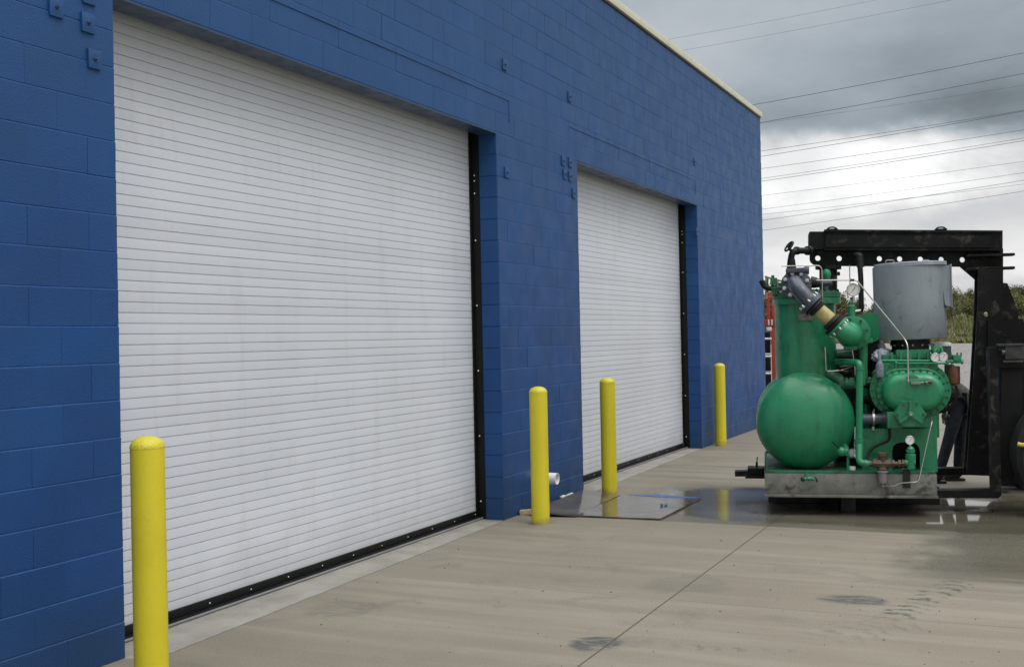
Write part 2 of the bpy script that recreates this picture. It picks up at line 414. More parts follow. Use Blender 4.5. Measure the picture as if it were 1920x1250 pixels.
# smoother grey sill strip that belongs to the indoor slab
edge = n.m('ADD', n.m('MULTIPLY', n.m('SUBTRACT', X, 9.6), .036), n.m('MULTIPLY', n.m('SUBTRACT', n.noise(co, 5, 6, .7), .5), .035))
edge2 = n.m('ADD', n.m('MULTIPLY', n.m('SUBTRACT', X, 16.5), .024), n.m('MULTIPLY', n.m('SUBTRACT', n.noise(co, 5, 6, .7), .5), .03))
def step(v, t, wdt=.004): return n.rng(v, n.m('SUBTRACT', t, wdt) if not isinstance(t, float) else t - wdt, n.m('ADD', t, wdt) if not isinstance(t, float) else t + wdt)
in1 = n.m('MULTIPLY', step(X, A0, .02), n.rng(X, A1 + .03, A1 + .05, 1., 0.))
in2 = n.m('MULTIPLY', step(X, B0, .02), n.rng(X, B1 + .03, B1 + .05, 1., 0.))
ev = n.m('ADD', n.m('MULTIPLY', edge, in1), n.m('MULTIPLY', n.m('SUBTRACT', edge2, .0), in2))
insill = n.m('MULTIPLY', n.m('ADD', in1, in2), n.rng(n.m('SUBTRACT', Y, ev), -.006, .006))
sillc = n.mix(n.rng(mid, .35, .7), (.29, .28, .25), (.21, .20, .175))
base = n.mix(insill, base, sillc)
wob2 = n.m('MULTIPLY', n.m('SUBTRACT', mid, .5), .02)
def line(v, at, wid): return n.rng(n.m('ABSOLUTE', n.m('SUBTRACT', v, at)), wid * .4, wid, 1., 0.)
crack = n.m('MULTIPLY', n.m('ADD', in1, in2), n.rng(n.m('ABSOLUTE', n.m('SUBTRACT', Y, ev)), .002, .0065, 1., 0.))
jl = line(n.m('ADD', Y, n.m('MULTIPLY', wob2, .15)), -2.385, .008)
jt = n.m('MULTIPLY', n.m('ADD', line(n.m('ADD', X, wob2), 7.06, .006), n.m('ADD', line(X, 4.05, .006), line(X, 13.1, .012))), n.rng(Y, -.15, -.3))
jt2 = n.m('MULTIPLY', n.m('MULTIPLY', line(n.m('ADD', X, wob2), 7.85, .010), .5), n.rng(Y, -.2, -.4))
jmask = n.m('MAXIMUM', n.m('MAXIMUM', crack, jl), n.m('MAXIMUM', n.m('MULTIPLY', jt, .55), n.m('MULTIPLY', jt2, .4)))
# stains: rubber scuffs left on the slab
def scuff(px, py, ax, ay, dens):
    g = gnd(px, py)
    u = n.m('DIVIDE', n.m('SUBTRACT', X, g.x), ax); v_ = n.m('DIVIDE', n.m('SUBTRACT', Y, g.y), ay)
    r = n.m('SQRT', n.m('ADD', n.m('MULTIPLY', u, u), n.m('MULTIPLY', v_, v_)))
    r = n.m('ADD', r, n.m('MULTIPLY', n.m('SUBTRACT', mid, .5), 1.2))
    s_ = n.noise(n.vec(n.m('MULTIPLY', X, 26.), n.m('MULTIPLY', Y, 7.), 0.), 1., 6, .65, 1.2)
    return n.m('MULTIPLY', n.m('MULTIPLY', n.rng(r, .75, 1.05, 1., 0.), n.rng(s_, .33, .56)), dens)
st = n.m('MAXIMUM', scuff(1115, 1206, .17, .185, .95), scuff(1603, 1124, .16, .24, .9))
st = n.m('MAXIMUM', st, n.m('MAXIMUM', scuff(1290, 1095, .35, .3, .25), scuff(640, 1140, .25, .25, .3)))
def tread(p0, p1, wid, dens):
    a = gnd(*p0); c_ = gnd(*p1); d = Vector((c_.x - a.x, c_.y - a.y, 0)); L_ = d.length; d /= L_; q = Vector((-d.y, d.x, 0))
    rel = n.vm('SUBTRACT', co, (a.x, a.y, 0))
    s_ = n.vm('DOT_PRODUCT', rel, tuple(d)); t_ = n.m('ABSOLUTE', n.vm('DOT_PRODUCT', rel, tuple(q)))
    t_ = n.m('ADD', t_, n.m('MULTIPLY', n.m('SUBTRACT', mid, .5), .15))
    k = n.m('SINE', n.m('ADD', n.m('ADD', n.m('MULTIPLY', s_, 52.), n.m('MULTIPLY', t_, 22.)), n.m('MULTIPLY', n.noise(co, 4, 5, .7), 14.)))
    mk = n.m('MULTIPLY', n.rng(t_, wid * .6, wid, 1., 0.), n.m('MULTIPLY', n.rng(s_, -.1, .05), n.rng(s_, L_ - .1, L_ + .1, 1., 0.)))
    return n.m('MULTIPLY', n.m('MULTIPLY', mk, n.rng(k, .0, .8)), n.m('MULTIPLY', n.rng(n.noise(co, 9, 5, .7), .38, .60), dens))
st = n.m('MAXIMUM', st, n.m('MAXIMUM', tread((1672, 1160), (1800, 1088), .13, 1.), tread((1262, 1212), (1500, 1222), .05, .45)))
st = n.m('MAXIMUM', st, tread((1560, 1195), (1700, 1165), .2, .3))
base = n.mix(st, base, (.055, .058, .055))
# wet film: damp band on the far bay and a wet patch by the lift truck
nw = n.m('MULTIPLY', n.m('SUBTRACT', n.noise(co, .9, 7, .62, .5), .5), 1.0)
nws = n.m('MULTIPLY', n.m('SUBTRACT', streak, .5), 1.3)
def band(lo, hi, s0, s1): return n.m('MULTIPLY', n.rng(n.m('ADD', X, 0.), lo - .03, lo + .03), n.rng(n.m('ADD', X, nw), hi - s1, hi + s1, 1., 0.))
damp = n.m('MULTIPLY', band(10.02, 12.4, .04, .5), n.rng(n.m('ADD', Y, n.m('ADD', nw, nws)), -.35, -1.15))
patch = n.m('MULTIPLY', n.rng(n.m('ADD', Y, n.m('MULTIPLY', nw, 1.1)), -3.45, -3.95), n.m('MULTIPLY', n.rng(n.m('ADD', X, nws), 7.7, 8.9), n.rng(X, 13.2, 12.2)))
streaky = n.m('MULTIPLY', n.m('MULTIPLY', n.rng(streak, .52, .6), n.rng(X, 12.8, 13.6)), .35)
near = n.m('MULTIPLY', n.m('MULTIPLY', n.rng(n.m('ADD', Y, nw), -3.3, -4.0), n.rng(n.m('ADD', X, nws), 6.1, 5.5)), .4)
damp2 = n.m('MAXIMUM', n.m('MULTIPLY', damp, .8), n.m('MAXIMUM', patch, n.m('MAXIMUM', streaky, near)))
pud = n.m('MULTIPLY', n.m('MULTIPLY', n.rng(n.m('ADD', X, n.m('MULTIPLY', nw, .8)), 10.15, 10.5), n.rng(n.m('ADD', X, nw), 12.4, 11.9)), n.rng(n.m('ADD', Y, nw), -.5, -1.0))
pud = n.m('MULTIPLY', pud, n.rng(n.noise(co, 1.1, 5, .55, .4), .32, .62))
base = n.mix(n.m('MULTIPLY', damp2, .72), base, n.vm('MULTIPLY', base, (.40, .42, .40)))
base = n.mix(n.m('MULTIPLY', jmask, .85), base, (.05, .045, .038))
n.put(b.inputs['Base Color'], base)
rg = n.rng(fine, .3, .7, .62, .82)
rg = n.m('SUBTRACT', rg, n.m('MULTIPLY', damp2, .42))
rg = n.m('MAXIMUM', n.m('SUBTRACT', rg, n.m('MULTIPLY', pud, .6)), n.rng(n.m('ADD', Y, n.m('MULTIPLY', nw, .4)), -3.3, -3.7, .13, .045))
n.put(b.inputs['Roughness'], rg)
dry = n.m('SUBTRACT', 1., n.m('MINIMUM', n.m('MULTIPLY', n.m('ADD', pud, n.m('MULTIPLY', damp2, .5)), 1.2), .97))
hgt = n.m('ADD', n.m('MULTIPLY', n.m('ADD', n.m('MULTIPLY', broom, .5), n.m('MULTIPLY', fine, .5)), dry), n.m('MULTIPLY', jmask, -3.))
bp = n.new('ShaderNodeBump'); bp.inputs['Strength'].default_value = .45; bp.inputs['Distance'].default_value = .004
n.put(bp.inputs['Height'], hgt); n.l.new(bp.outputs[0], b.inputs['Normal'])
tag(link('concrete_apron', bm, m, ang=180), kind='structure')

# ============================================================ BUILDING
bld = thing('warehouse_building', 'blue painted concrete block building with two white roll-up doors', 'building', (A0, 0, 0), off=(A0, 0, 0))
bm = new()
T = .19; MY = .0055
def solid(x0, x1, z0, z1): add_box(bm, x0, x1, MY, T, z0, z1)
solid(-4, A0, 0, WH); solid(A1, B0, 0, WH); solid(B1, WE, 0, WH)
solid(A0, A1, DH, WH); solid(B0, B1, DH, WH)
wall_m = new()
def panel(bm, P, U, V, Nn, u0, u1, v0, v1, bu, bv, h, bt=None, tl=0.):
    bt = bt or bv
    """a raised block face with chamfered edges"""
    q = [(u0, v0), (u1, v0), (u1, v1), (u0, v1)]
    i = [(u0 + bu, v0 + bv), (u1 - bu, v0 + bv), (u1 - bu, v1 - bt), (u0 + bu, v1 - bt)]
    a = [bm.verts.new(P + U * x + V * y) for x, y in q]; c_ = [bm.verts.new(P + U * x + V * y + Nn * (h + (tl if q_ > 1 else -tl * 2))) for q_, (x, y) in enumerate(i)]
    bm.faces.new(c_)
    for k in range(4): bm.faces.new([a[k], a[(k + 1) % 4], c_[(k + 1) % 4], c_[k]])
UX, UZ, NY = Vector((1, 0, 0)), Vector((0, 0, 1)), Vector((0, -1, 0))
for ci in range(29):
    z0 = ci * CH; z1 = min(z0 + CH, WH)
    if z1 - z0 < .04: continue
    segs = [(-4, WE)] if z0 >= DH - .01 else [(-4, A0), (A1, B0), (B1, WE)]
    for s0, s1 in segs:
        anchor = A0 + (CB / 2 if ci % 2 else 0)
        k0 = math.floor((s0 - anchor) / CB)
        x = anchor + k0 * CB
        while x < s1 - .01:
            a, c_ = max(x, s0), min(x + CB, s1)
            if c_ - a > .03:
                jj = rnd.uniform(-.0012, .0012); faint = rnd.random() < (.85 if x < A0 else .4)
                gv = .0001 if faint else rnd.choice((.0002, .0005, .0009))
                e0 = 0 if a == s0 else gv; e1 = 0 if c_ == s1 else gv
                zz0, zz1 = z0 + (.009 if ci == 18 and (A0 - .1 < x < A1 or B0 - .1 < x < B1) else .0008) + rnd.uniform(-.0008, .0008), z1 - .0012 + rnd.uniform(-.0008, .0008)
                panel(wall_m, Vector((0, MY, 0)), UX, UZ, NY, a + e0, c_ - e1, zz0, zz1,   .0005 if faint else .0013, .0012, MY + jj, .0065, .0013)
            x += CB
# jamb faces, looking towards the openings
for xx, nx in ((A0, 1), (A1, -1), (B0, 1), (B1, -1)):
    for ci in range(18):
        z0 = ci * CH
        panel(wall_m, Vector((xx, 0, 0)), Vector((0, 1, 0)), UZ, Vector((nx, 0, 0)), .002, T, z0 + .002, z0 + CH - .002, .004, .003, .005)
blocks_me = bpy.data.meshes.new('tmp'); wall_m.to_mesh(blocks_me); wall_m.free(); bm.from_mesh(blocks_me)
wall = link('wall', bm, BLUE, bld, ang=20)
# other walls, roof
bm = new()
add_box(bm, WE - .2, WE, T + .002, 16, 0, WH - .003); add_box(bm, -4, -3.8, T + .002, 16, 0, WH - .003); add_box(bm, -3.798, WE - .202, 15.8, 16, 0, WH - .003)
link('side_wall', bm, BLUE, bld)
bm = new(); add_box(bm, -3.9, WE - .1, .1, 15.9, WH + .003, WH + .10)
link('roof', bm, mat('roof membrane', (.3, .3, .29), .8), bld)
bm = new()
add_box(bm, -4.05, WE + .04, -.035, .26, WH + .004, WH + .098, .006)
x = -3.2
while x < WE: add_box(bm, x, x + .05, -.0385, .262, WH + .001, WH + .101, .001); x += 3.05
add_box(bm, WE - .26, WE + .04, .262, 16.04, WH + .004, WH + .098, .006)
link('coping', bm, CREAM, bld)
bm = new(); add_box(bm, -4, WE + .003, -.006, -.0015, WH - .022, WH - .002, 0)
link('coping_cleat', bm, BLACK, bld)
# steel lintels: soffit plate and thin top joint flashing
for (x0, x1, l0, l1) in ((A0, A1, 4.45, 9.90), (B0, B1, 11.46, 16.45)):
    bm = new(); add_box(bm, x0 + .002, x1 - .002, .001, T - .002, DH - .011, DH - .001)
    link('lintel_plate', bm, BLUE_DK, bld)
    bm = new(); add_box(bm, l0, l1, -.006, -.001, 4.006, 4.016, .0015)
    add_box(bm, l1 - .01, l1, -.005, -.001, 3.80, 4.004, .001)
    link('lintel_flashing', bm, BLUE, bld)
# rolled doors
def make_door(x0, x1):
    bm = new(); y = .29; p = .0635; z = .075
    prof = []
    while z < DH + .22:
        prof += [(y, z), (y - .0012, z + .028), (y, z + p - .0048), (y + .008, z + p - .0046), (y + .008, z + p - .0002)]
        z += p
    a = [bm.verts.new((x0 - .1, q[0], q[1])) for q in prof]; c_ = [bm.verts.new((x1 + .07, q[0], q[1])) for q in prof]
    for k in range(len(prof) - 1): bm.faces.new([a[k], c_[k], c_[k + 1], a[k + 1]])
    door = link('roll_up_door', bm, WHITE, bld, ang=12)
    bm = new()   # bottom bar: two steel angles
    add_box(bm, x0 - .08, x1 + .05, .268, .288, .022, .082, .002); add_box(bm, x0 - .08, x1 + .05, .225, .268, .024, .030, .001)
    link('bottom_bar', bm, BLACK, door)
    bm = new(); add_tube(bm, [(x0 - .02, .235, .013), (x1 + .01, .235, .013)], .012, 0, 10)
    link('bottom_seal', bm, GREYRUB, door)
    bm = new(); k = x0 + .18
    while k < x1:
        add_lathe(bm, (k, .268, .055), (0, -1, 0), [(.006, 0), (.006, .003), (.003, .006)], 8); k += .42
    split_link('bar_bolt', bm, BOLTM, door)
    for xx, s in ((x0, -1), (x1, 1)):
        bm = new()
        add_box(bm, min(xx + s * .002, xx + s * .010), max(xx + s * .002, xx + s * .010), T + .001, .36, 0.002, DH + .3, .001)
        add_box(bm, min(xx + s * .010, xx + s * .15), max(xx + s * .010, xx + s * .15), T + .001, T + .012, 0.002, DH + .3, .001)
        add_box(bm, min(xx - s * .03, xx + s * .0), max(xx - s * .03, xx + s * .0), .272, .283, .09, DH + .2, .001)
        g = link('guide_rail', bm, BLACK, door)
        bm = new(); z = .17
        zs = []
        while z < DH - .3: zs.append(z); z += .62
        zs += [DH - .56, DH - .44]
        for z in zs: add_lathe(bm, (xx + s * .002, T + .055, z), (-s, 0, 0), [(.009, 0), (.009, .004), (.004, .009)], 8)
        split_link('rail_bolt', bm, BOLTM, door)
    bm = new(); add_box(bm, x0 - .15, x1 + .15, .38, .80, DH + .05, DH + .5, .01)
    link('door_hood', bm, BLACK, door)
    return door
make_door(A0, A1); make_door(B0, B1)
# anchor plates
for px, py in ((103, 14), (165, -9), (163, 44), (175, 112), (945, 122), (1067, 182), (949, 324), (1055, 302), (1068, 305), (1058, 327), (1068, 331), (1075, 363), (1302, 304), (1306, 434)):
    p = onwall(px, py)
    bm = new(); add_box(bm, p.x - .045, p.x + .045, -.014, .002, p.z - .052, p.z + .052, .002)
    pl = link('anchor_plate', bm, BLUE, bld)
    bm = new(); add_lathe(bm, (p.x, -.0135, p.z), (0, -1, 0), [(.012, 0), (.012, .008), (.007, .009), (.007, .018)], 6)
    link('bolt', bm, BLUE_DK, pl)
# overflow pipe through the pier
p = onwall(1045, 897, -.26)
bm = new(); add_lathe(bm, (p.x, .05, p.z), (0, -1, 0), [(.057, 0), (.057, .31), (.050, .31), (.050, .03)], 28, cap0=False, cap1=True)
link('drain_pipe', bm, PVC, bld)
# crumbled filler where pier meets slab
bm = new()
for k in range(26):
    a = onwall(1050 + k * 1.9, 932 - k * .4, -.03)
    add_ball(bm, (a.x, -.03 + rnd.uniform(-.02, .02), max(.0, a.z) + rnd.uniform(0, .01)), rnd.uniform(.008, .02), (1.6, 1, .7), 8)
link('joint_filler', bm, FOAM, bld)

# ============================================================ BOLLARDS
def make_bollard():
    t = thing('bollard', 'x', 'bollard', group='yellow bollards guarding the roll-up doors')
    bm = new(); r = .084; h = 1.205
    prof = [(r, 0)] + [(r, h * k / 14) for k in range(1, 15)]
    add_lathe(bm, (0, 0, 0), (0, 0, 1), prof, 40, cap1=False)
    link('post', bm, YELLOW, t)
    bm = new(); prof = [(r - .001, h - .002), (r + .0012, h), (r + .0012, h + .006)]
    prof += [(r * math.cos(a) + .0, h + .008 + .052 * math.sin(a)) for a in [math.pi / 2 * k / 10 for k in range(1, 11)]]
    add_lathe(bm, (0, 0, 0), (0, 0, 1), prof, 40, cap0=False)
    link('cap', bm, mat('rough yellow cap paint', (.60, .52, .03), .42, var=.08, bump=.7, bscale=55), t)
    return t
def copy_tree(o, parent=None):
    c_ = o.copy(); col.objects.link(c_); c_.parent = parent
    for ch in list(o.children): copy_tree(ch, c_)
    return c_
proto = make_bollard()
bl = [(285, 1293, 'nearest yellow bollard, in front of the left part of the large roll-up door'),
      (1014, 984, 'yellow bollard before the blue pier, beside the white drain pipe'),
      (1143, 929, 'yellow bollard standing behind the wet panel, before the left part of the far door'),
      (1352, 838, 'farthest yellow bollard, against the blue wall right of the far door')]
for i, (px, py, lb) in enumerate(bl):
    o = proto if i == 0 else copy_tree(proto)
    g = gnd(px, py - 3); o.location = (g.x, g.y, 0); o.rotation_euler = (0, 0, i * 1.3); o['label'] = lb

# ============================================================ WET PANELS ON THE SLAB
def quad_slab(name, pts, th, m, label, cat, zs=None, grp=None):
    P = [gnd(*p) for p in pts]; cx = sum(p.x for p in P) / 4; cy = sum(p.y for p in P) / 4
    zs = zs or [.006] * 4
    t = bmesh.new(); lo = [t.verts.new((p.x, p.y, z)) for p, z in zip(P, zs)]; hi = [t.verts.new((p.x, p.y, z + th)) for p, z in zip(P, zs)]
    t.faces.new(lo[::-1]); t.faces.new(hi)
    for k in range(4): t.faces.new([lo[k], lo[(k + 1) % 4], hi[(k + 1) % 4], hi[k]])
    bmesh.ops.subdivide_edges(t, edges=t.edges, cuts=5, use_grid_fill=True)
    for v in t.verts: v.co.z += .003 * math.sin(v.co.x * 9) * math.sin(v.co.y * 7) + rnd.uniform(-.0006, .0006)
    o = link(name, t, m, None, off=Vector((cx, cy, 0))); o.location = (cx, cy, 0)
    return tag(o, label, cat, grp)
quad_slab('wet_panel', [(1080, 969), (1238, 975), (1315, 936), (1166, 931)], .012, WOODDK, 'dark wet flat panel on the slab, with blue film on its far edge', 'panel')
quad_slab('wet_panel', [(996, 968), (1080, 970), (1163, 930), (1096, 925)], .014, WOODDK, 'dark wet panel propped against the blue pier behind the second bollard', 'panel', [.05, .004, .004, .035])
o = quad_slab('blue_film', [(1176, 931.2), (1304, 937.6), (1312, 935.8), (1230, 929.6)], .001, BLUETAPE, 'strip of blue film lying along the far edge of the wet panel', 'film', [.0195] * 4)
bm = new(); g = gnd(1245, 946, .025)
for k in range(9): add_ball(bm, (rnd.uniform(-.04, .04), rnd.uniform(-.03, .03), rnd.uniform(0, .012)), rnd.uniform(.008, .018), (1.4, .8, .6), 8)
o = link('blue_scrap', bm, BLUETAPE); o.location = (g.x, g.y, .025); tag(o, 'small crumpled blue scrap lying on the wet panel', 'scrap')
bm = new(); a = gnd(991, 954); add_box(bm, -.10, .12, -.035, .035, 0, .05, .006)
for v in bm.verts: v.co.z += .25 * v.co.x * .3; v.co.x += rnd.uniform(-.006, .006)
o = link('wood_offcut', bm, WOODEDGE); g = gnd(992, 968); o.location = (g.x + .1, g.y + .03, .004); o.rotation_euler = (0, 0, -1.2)
tag(o, 'pale wooden offcut wedged behind the second bollard', 'wood offcut')
# small chips scattered on the slab
bm = new()
for k in range(230):
    px, py = rnd.uniform(560, 1910), rnd.uniform(990, 1249) if rnd.random() < .8 else rnd.uniform(860, 990)
    g = gnd(px, py)
    if g.y > -.25: continue
    s = rnd.choice((.002, .0025, .003, .004, .006)) * rnd.uniform(.6, 1.1)
    gg = bmesh.ops.create_icosphere(bm, subdivisions=1, radius=s)
    for v in gg['verts']: v.co = Vector((v.co.x * rnd.uniform(.8, 1.5), v.co.y * rnd.uniform(.8, 1.3), v.co.z * .6)) + Vector((g.x, g.y, s * .4))
tag(link('stone_chips', bm, STONE, ang=10), kind='stuff', label='small dark stone chips scattered over the concrete slab')

# ============================================================ MACHINE FRAME OF REFERENCE
PM = gnd(1594, 967)
Fh = Vector((CF.x, CF.y, 0)).normalized(); Rh = Vector((Fh.y, -Fh.x, 0))
BETA = R(12.6)
AX = Rh * math.cos(BETA) - Fh * math.sin(BETA); AY = Rh * math.sin(BETA) + Fh * math.cos(BETA)
MROT = math.atan2(AX.y, AX.x)
def L(px, py, d=0.):
    v = ray(px, py); P0 = PM + AY * d
    t = (P0 - O).dot(AY) / v.dot(AY); P = O + v * t
    return Vector(((P - PM).dot(AX), d, P.z))
def S(px, d=0.): return px * (10.2 + d) / FPX       # pixels to metres at that depth
def W(v): return PM + AX * v.x + AY * v.y + Vector((0, 0, v.z))
def mthing(name, label, cat, base, group=None):
    b_ = Vector(base); return thing(name, label, cat, W(b_), MROT, group, off=b_)

comp = mthing('compressor_package', 'green industrial compressor skid with round tank and grey canister', 'compressor', (L(1595, 930).x, 0, .15))
zb = L(1600, 931).z; zt = L(1600, 888).z; xl = L(1434, 910).x; xr = L(1757, 910).x
SD = 1.9     # depth of the skid
# tray
bm = new()
add_box(bm, xl, xr, 0, .006, zb, zt, .002); add_box(bm, xl, xr, SD - .006, SD, zb, zt, .002)
add_box(bm, xl, xl + .006, .0065, SD - .0065, zb, zt, .002); add_box(bm, xr - .006, xr, .0065, SD - .0065, zb, zt, .002)
add_box(bm, xl + .0065, xr - .0065, .0065, SD - .0065, zb + .01, zb + .02)
add_box(bm, xl - .006, xr + .004, -.03, -.0005, zb - .004, zb + .006, .002); add_box(bm, xl - .006, xr + .004, -.035, -.027, zb - .004, zb + .022, .002)
tray = link('drip_tray', bm, GALV, comp)
bm = new()
add_box(bm, xl + .01, xr - .01, .012, .07, zt - .01, zt + .025, .004); add_box(bm, xl + .01, xr - .01, SD - .1, SD - .02, zt - .01, zt + .025, .004)
add_box(bm, xl + .01, xr - .01, .075, SD - .105, zt - .03, zt + .004)
link('base_frame', bm, GREEN2, comp)
bm = new(); add_box(bm, xl + .03, xr + .13, .78, .86, .0008, zb - .004, .004)  # added beam: blocks the bright floor reflection, keeps the gap under the tray dark
link('reflection_blocker', bm, DARK, comp)
# block under the tray
bm = new(); x0 = L(1577, 950, .25).x; x1 = L(1604, 950, .25).x; add_box(bm, x0, x1, .22, .95, 0.001, zb - .006, .006)
link('support_foot', bm, DARK, comp)

def part(name, m, fn, parent=None, **kw):
    bm = new(); fn(bm)
    if name in ('tank_support', 'frame_prong', 'steel_clip'): return split_link(name, bm, m, parent or comp, **kw)[0]
    return link(name, bm, m, parent or comp, **kw)
def bolts(parent, c_, axis, r, n_, size, hgt, m=BOLTM, ph=0., name='flange_bolt'):
    bm = new(); d, u, v = basis(axis)
    for k in range(n_):
        t = 2 * math.pi * k / n_ + ph
        add_lathe(bm, Vector(c_) + (u * math.cos(t) + v * math.sin(t)) * r, d, [(size, 0), (size, hgt * .6), (size * .6, hgt * .62), (size * .55, hgt)], 6)
    return split_link(name, bm, m, parent)

# horizontal separator tank with dished end
def hz_tank(bm):
    c_ = L(1511, 793, .10); r = S(92.5, .35)
    prof = [(r * math.sin(a), .10 + .26 * (1 - math.cos(a))) for a in [math.pi / 2 * k / 14 for k in range(15)]]
    prof[0] = (0, prof[0][1])
    prof = [(p_[0], p_[1]) for p_ in prof] + [(r, .375), (r + .004, .378), (r + .004, .392), (r, .395), (r, 1.35)]
    prof += [(r * math.cos(a), 1.35 + .26 * math.sin(a)) for a in [math.pi / 2 * k / 8 for k in range(1, 9)]]
    prof[-1] = (0, 1.61)
    add_lathe(bm, (c_.x, 0, c_.z), (0, 1, 0), prof, 64)
sep = part('separator_tank', GREEN, hz_tank)
# vertical column
def column(bm):
    a = L(1512, 720, .7); top = L(1512, 553, .7)
    add_lathe(bm, (a.x, .7, a.z - .15), (0, 0, 1), [(S(57, .7), 0), (S(57, .7), .13), (S(59, .7), .135), (S(59, .7), .15), (S(57, .7), .155), (S(57, .7), top.z - a.z + .15)], 56)
colm = part('column_tank', GREEN, column)
def colfl(bm):
    t = L(1512, 560, .7)
    add_lathe(bm, (t.x, .7, t.z - .055), (0, 0, 1), [(S(64, .7), 0), (S(64, .7), .055)], 56)
part('column_flange', GREEN, colfl)
def colfl2(bm):
    t = L(1512, 560, .7)
    add_lathe(bm, (t.x, .7, t.z + .006), (0, 0, 1), [(S(62, .7), -.006), (S(62, .7), 0), (S(64, .7), .001), (S(64, .7), .05), (S(50, .7), .07), (S(20, .7), .085)], 56)
lid = part('column_lid', GREEN2, colfl2)
t = L(1512, 548, .7); bolts(lid, (t.x, .7, t.z - .012), (0, 0, 1), S(59, .7), 22, .012, .035, DARK)
bm = new(); a = L(1497, 601, .34); c_ = L(1524, 588, .34)
for k in range(7):
    pass
a = L(1497, 601, .385); c_ = L(1524, 588, .385); add_box(bm, a.x, c_.x, .402, .412, a.z, c_.z, .001)
# bend the plate to the shell
for v in bm.verts: v.co.y += .5 * (v.co.x - t.x) ** 2 - .004
link('name_plate', bm, RUST, colm)

# grey canister with inlet hood
CD = .72
def canister(bm):
    b_ = L(1708, 636, CD); h = L(1706, 499, CD).z - b_.z; r = S(64.5, CD)
    add_lathe(bm, (b_.x, CD, b_.z), (-.018, 0, 1), [(r * .97, 0), (r * .99, .003), (r, .008), (r * 1.005, h * .5), (r, h)], 64)
can = part('air_canister', GREYCAN, canister)
def canlid(bm):
    b_ = L(1706, 499, CD); r = S(64.5, CD)
    add_lathe(bm, (b_.x, CD, b_.z), (-.018, 0, 1), [(r * 1.01, -.01), (r * 1.018, -.008), (r * 1.018, .022), (r, .028), (r * .6, .036), (0, .04)], 64)
cl = part('canister_lid', mat('grey lid paint', (.26, .29, .32), .45, var=.15, vscale=14, bump=.2, bscale=30), canlid)
for x0, x1 in ((1662, 1678), (1731, 1745)):
    bm = new(); a, c_ = L(x0, 496, .42), L(x1, 496, .42); z = a.z + .0
    add_tube(bm, [(a.x, .5, z - .02), (a.x, .5, z + .045), (c_.x, .5, z + .045), (c_.x, .5, z - .02)], .007, .02, 8)
    link('lid_handle', bm, GALV, cl)
def hood(bm):
    q = [(1742, 507), (1772, 498), (1784, 498), (1783, 577), (1772, 574), (1770, 538), (1757, 538)]
    x0 = L(1752, 540, CD).x; x1 = L(1778, 540, CD).x; xe = L(1783.5, 540, CD).x
    zt_, zb_ = L(1775, 499, CD).z, L(1775, 576, CD).z; zm = L(1765, 540, CD).z
    add_prism(bm, [(x0, CD - .17, zt_ - .01), (x1, CD - .17, zt_), (x1, CD - .17, zb_), (x0 + .07, CD - .17, zb_ + .02), (x0 + .05, CD - .17, zm), (x0, CD - .17, zm)], (0, .34, 0))
    add_box(bm, x1, x1 + .008, CD - .185, CD + .185, zb_ - .008, zt_ + .01, .001)
part('inlet_hood', GREYCAN, hood, can)
bm = new(); a = L(1686, 573, .36); c_ = L(1730, 548, .36)
add_box(bm, a.x, c_.x, CD - S(64.5, CD) - .001, CD - S(64.5, CD) + .02, a.z, c_.z, .001)
for v in bm.verts: v.co.y += 1.4 * (v.co.x - L(1707, 570, CD).x) ** 2 - .001
link('label_panel', bm, GREYCAN, can)
def neck(bm):
    b_ = L(1707, 660, CD); h = L(1707, 635, CD).z - b_.z; r = S(35, CD)
    add_lathe(bm, (b_.x, CD, b_.z), (0, 0, 1), [(r * 1.08, 0), (r * 1.08, .02), (r * .96, .022), (r * .96, h * .55), (r * 1.04, h * .57), (r * 1.04, h * .72), (r, h * .74), (r, h)], 40)
nk = part('neck_collar', DARK, neck)
a = L(1707, 648, CD); bolts(nk, (a.x, CD, a.z), (0, 0, 1), S(35, CD), 12, .009, .025)

# compressor housing
x0, x1 = L(1656, 700, .5).x, L(1757, 700, .5).x
def hous(bm):
    z0, z1 = L(1700, 800, .45).z, L(1700, 680, .45).z
    add_box(bm, x0 - .03, x1, .42, 1.35, z0 - .1, z1, .012)
    add_box(bm, L(1655, 690, .5).x, L(1748, 690, .5).x, .48, 1.1, z1 - .02, L(1700, 664, .5).z, .01)
    add_box(bm, L(1680, 690, .5).x, L(1744, 690, .5).x, .44, 1.05, L(1700, 672, .5).z, L(1700, 655, .5).z, .01)
    for k in range(5):
        xx = L(1672 + k * 17, 670, .45).x; add_box(bm, xx - .012, xx + .012, .425, .47, z1 - .01, L(1700, 660, .45).z, .003)
hs = part('compressor_housing', GREEN, hous)
def obr(cx, cz, w_, h_, y, n_=16):
    r = h_ / 2; s = w_ / 2 - r; o_ = []
    for k in range(n_ + 1):
        t_ = -math.pi / 2 + math.pi * k / n_; o_.append(Vector((cx + s + r * math.cos(t_), y, cz + r * math.sin(t_))))
    for k in range(n_ + 1):
        t_ = math.pi / 2 + math.pi * k / n_; o_.append(Vector((cx - s + r * math.cos(t_), y, cz + r * math.sin(t_))))
    return o_
def loft(bm, loops, cap=True):
    rs = [[bm.verts.new(p_) for p_ in lp] for lp in loops]
    for a, b_ in zip(rs, rs[1:]):
        for k in range(len(a)): bm.faces.new([a[k], a[(k + 1) % len(a)], b_[(k + 1) % len(b_)], b_[k]])
    if cap: bm.faces.new(rs[-1]); bm.faces.new(rs[0][::-1])
fc = L(1708, 731, .30); fw, fh = S(148, .3), S(104, .3)
def fl1(bm): loft(bm, [obr(fc.x, fc.z, fw, fh, .42), obr(fc.x, fc.z, fw, fh, .345), obr(fc.x, fc.z, fw - .012, fh - .012, .34)])
f1_ = part('outer_flange', GREEN, fl1)
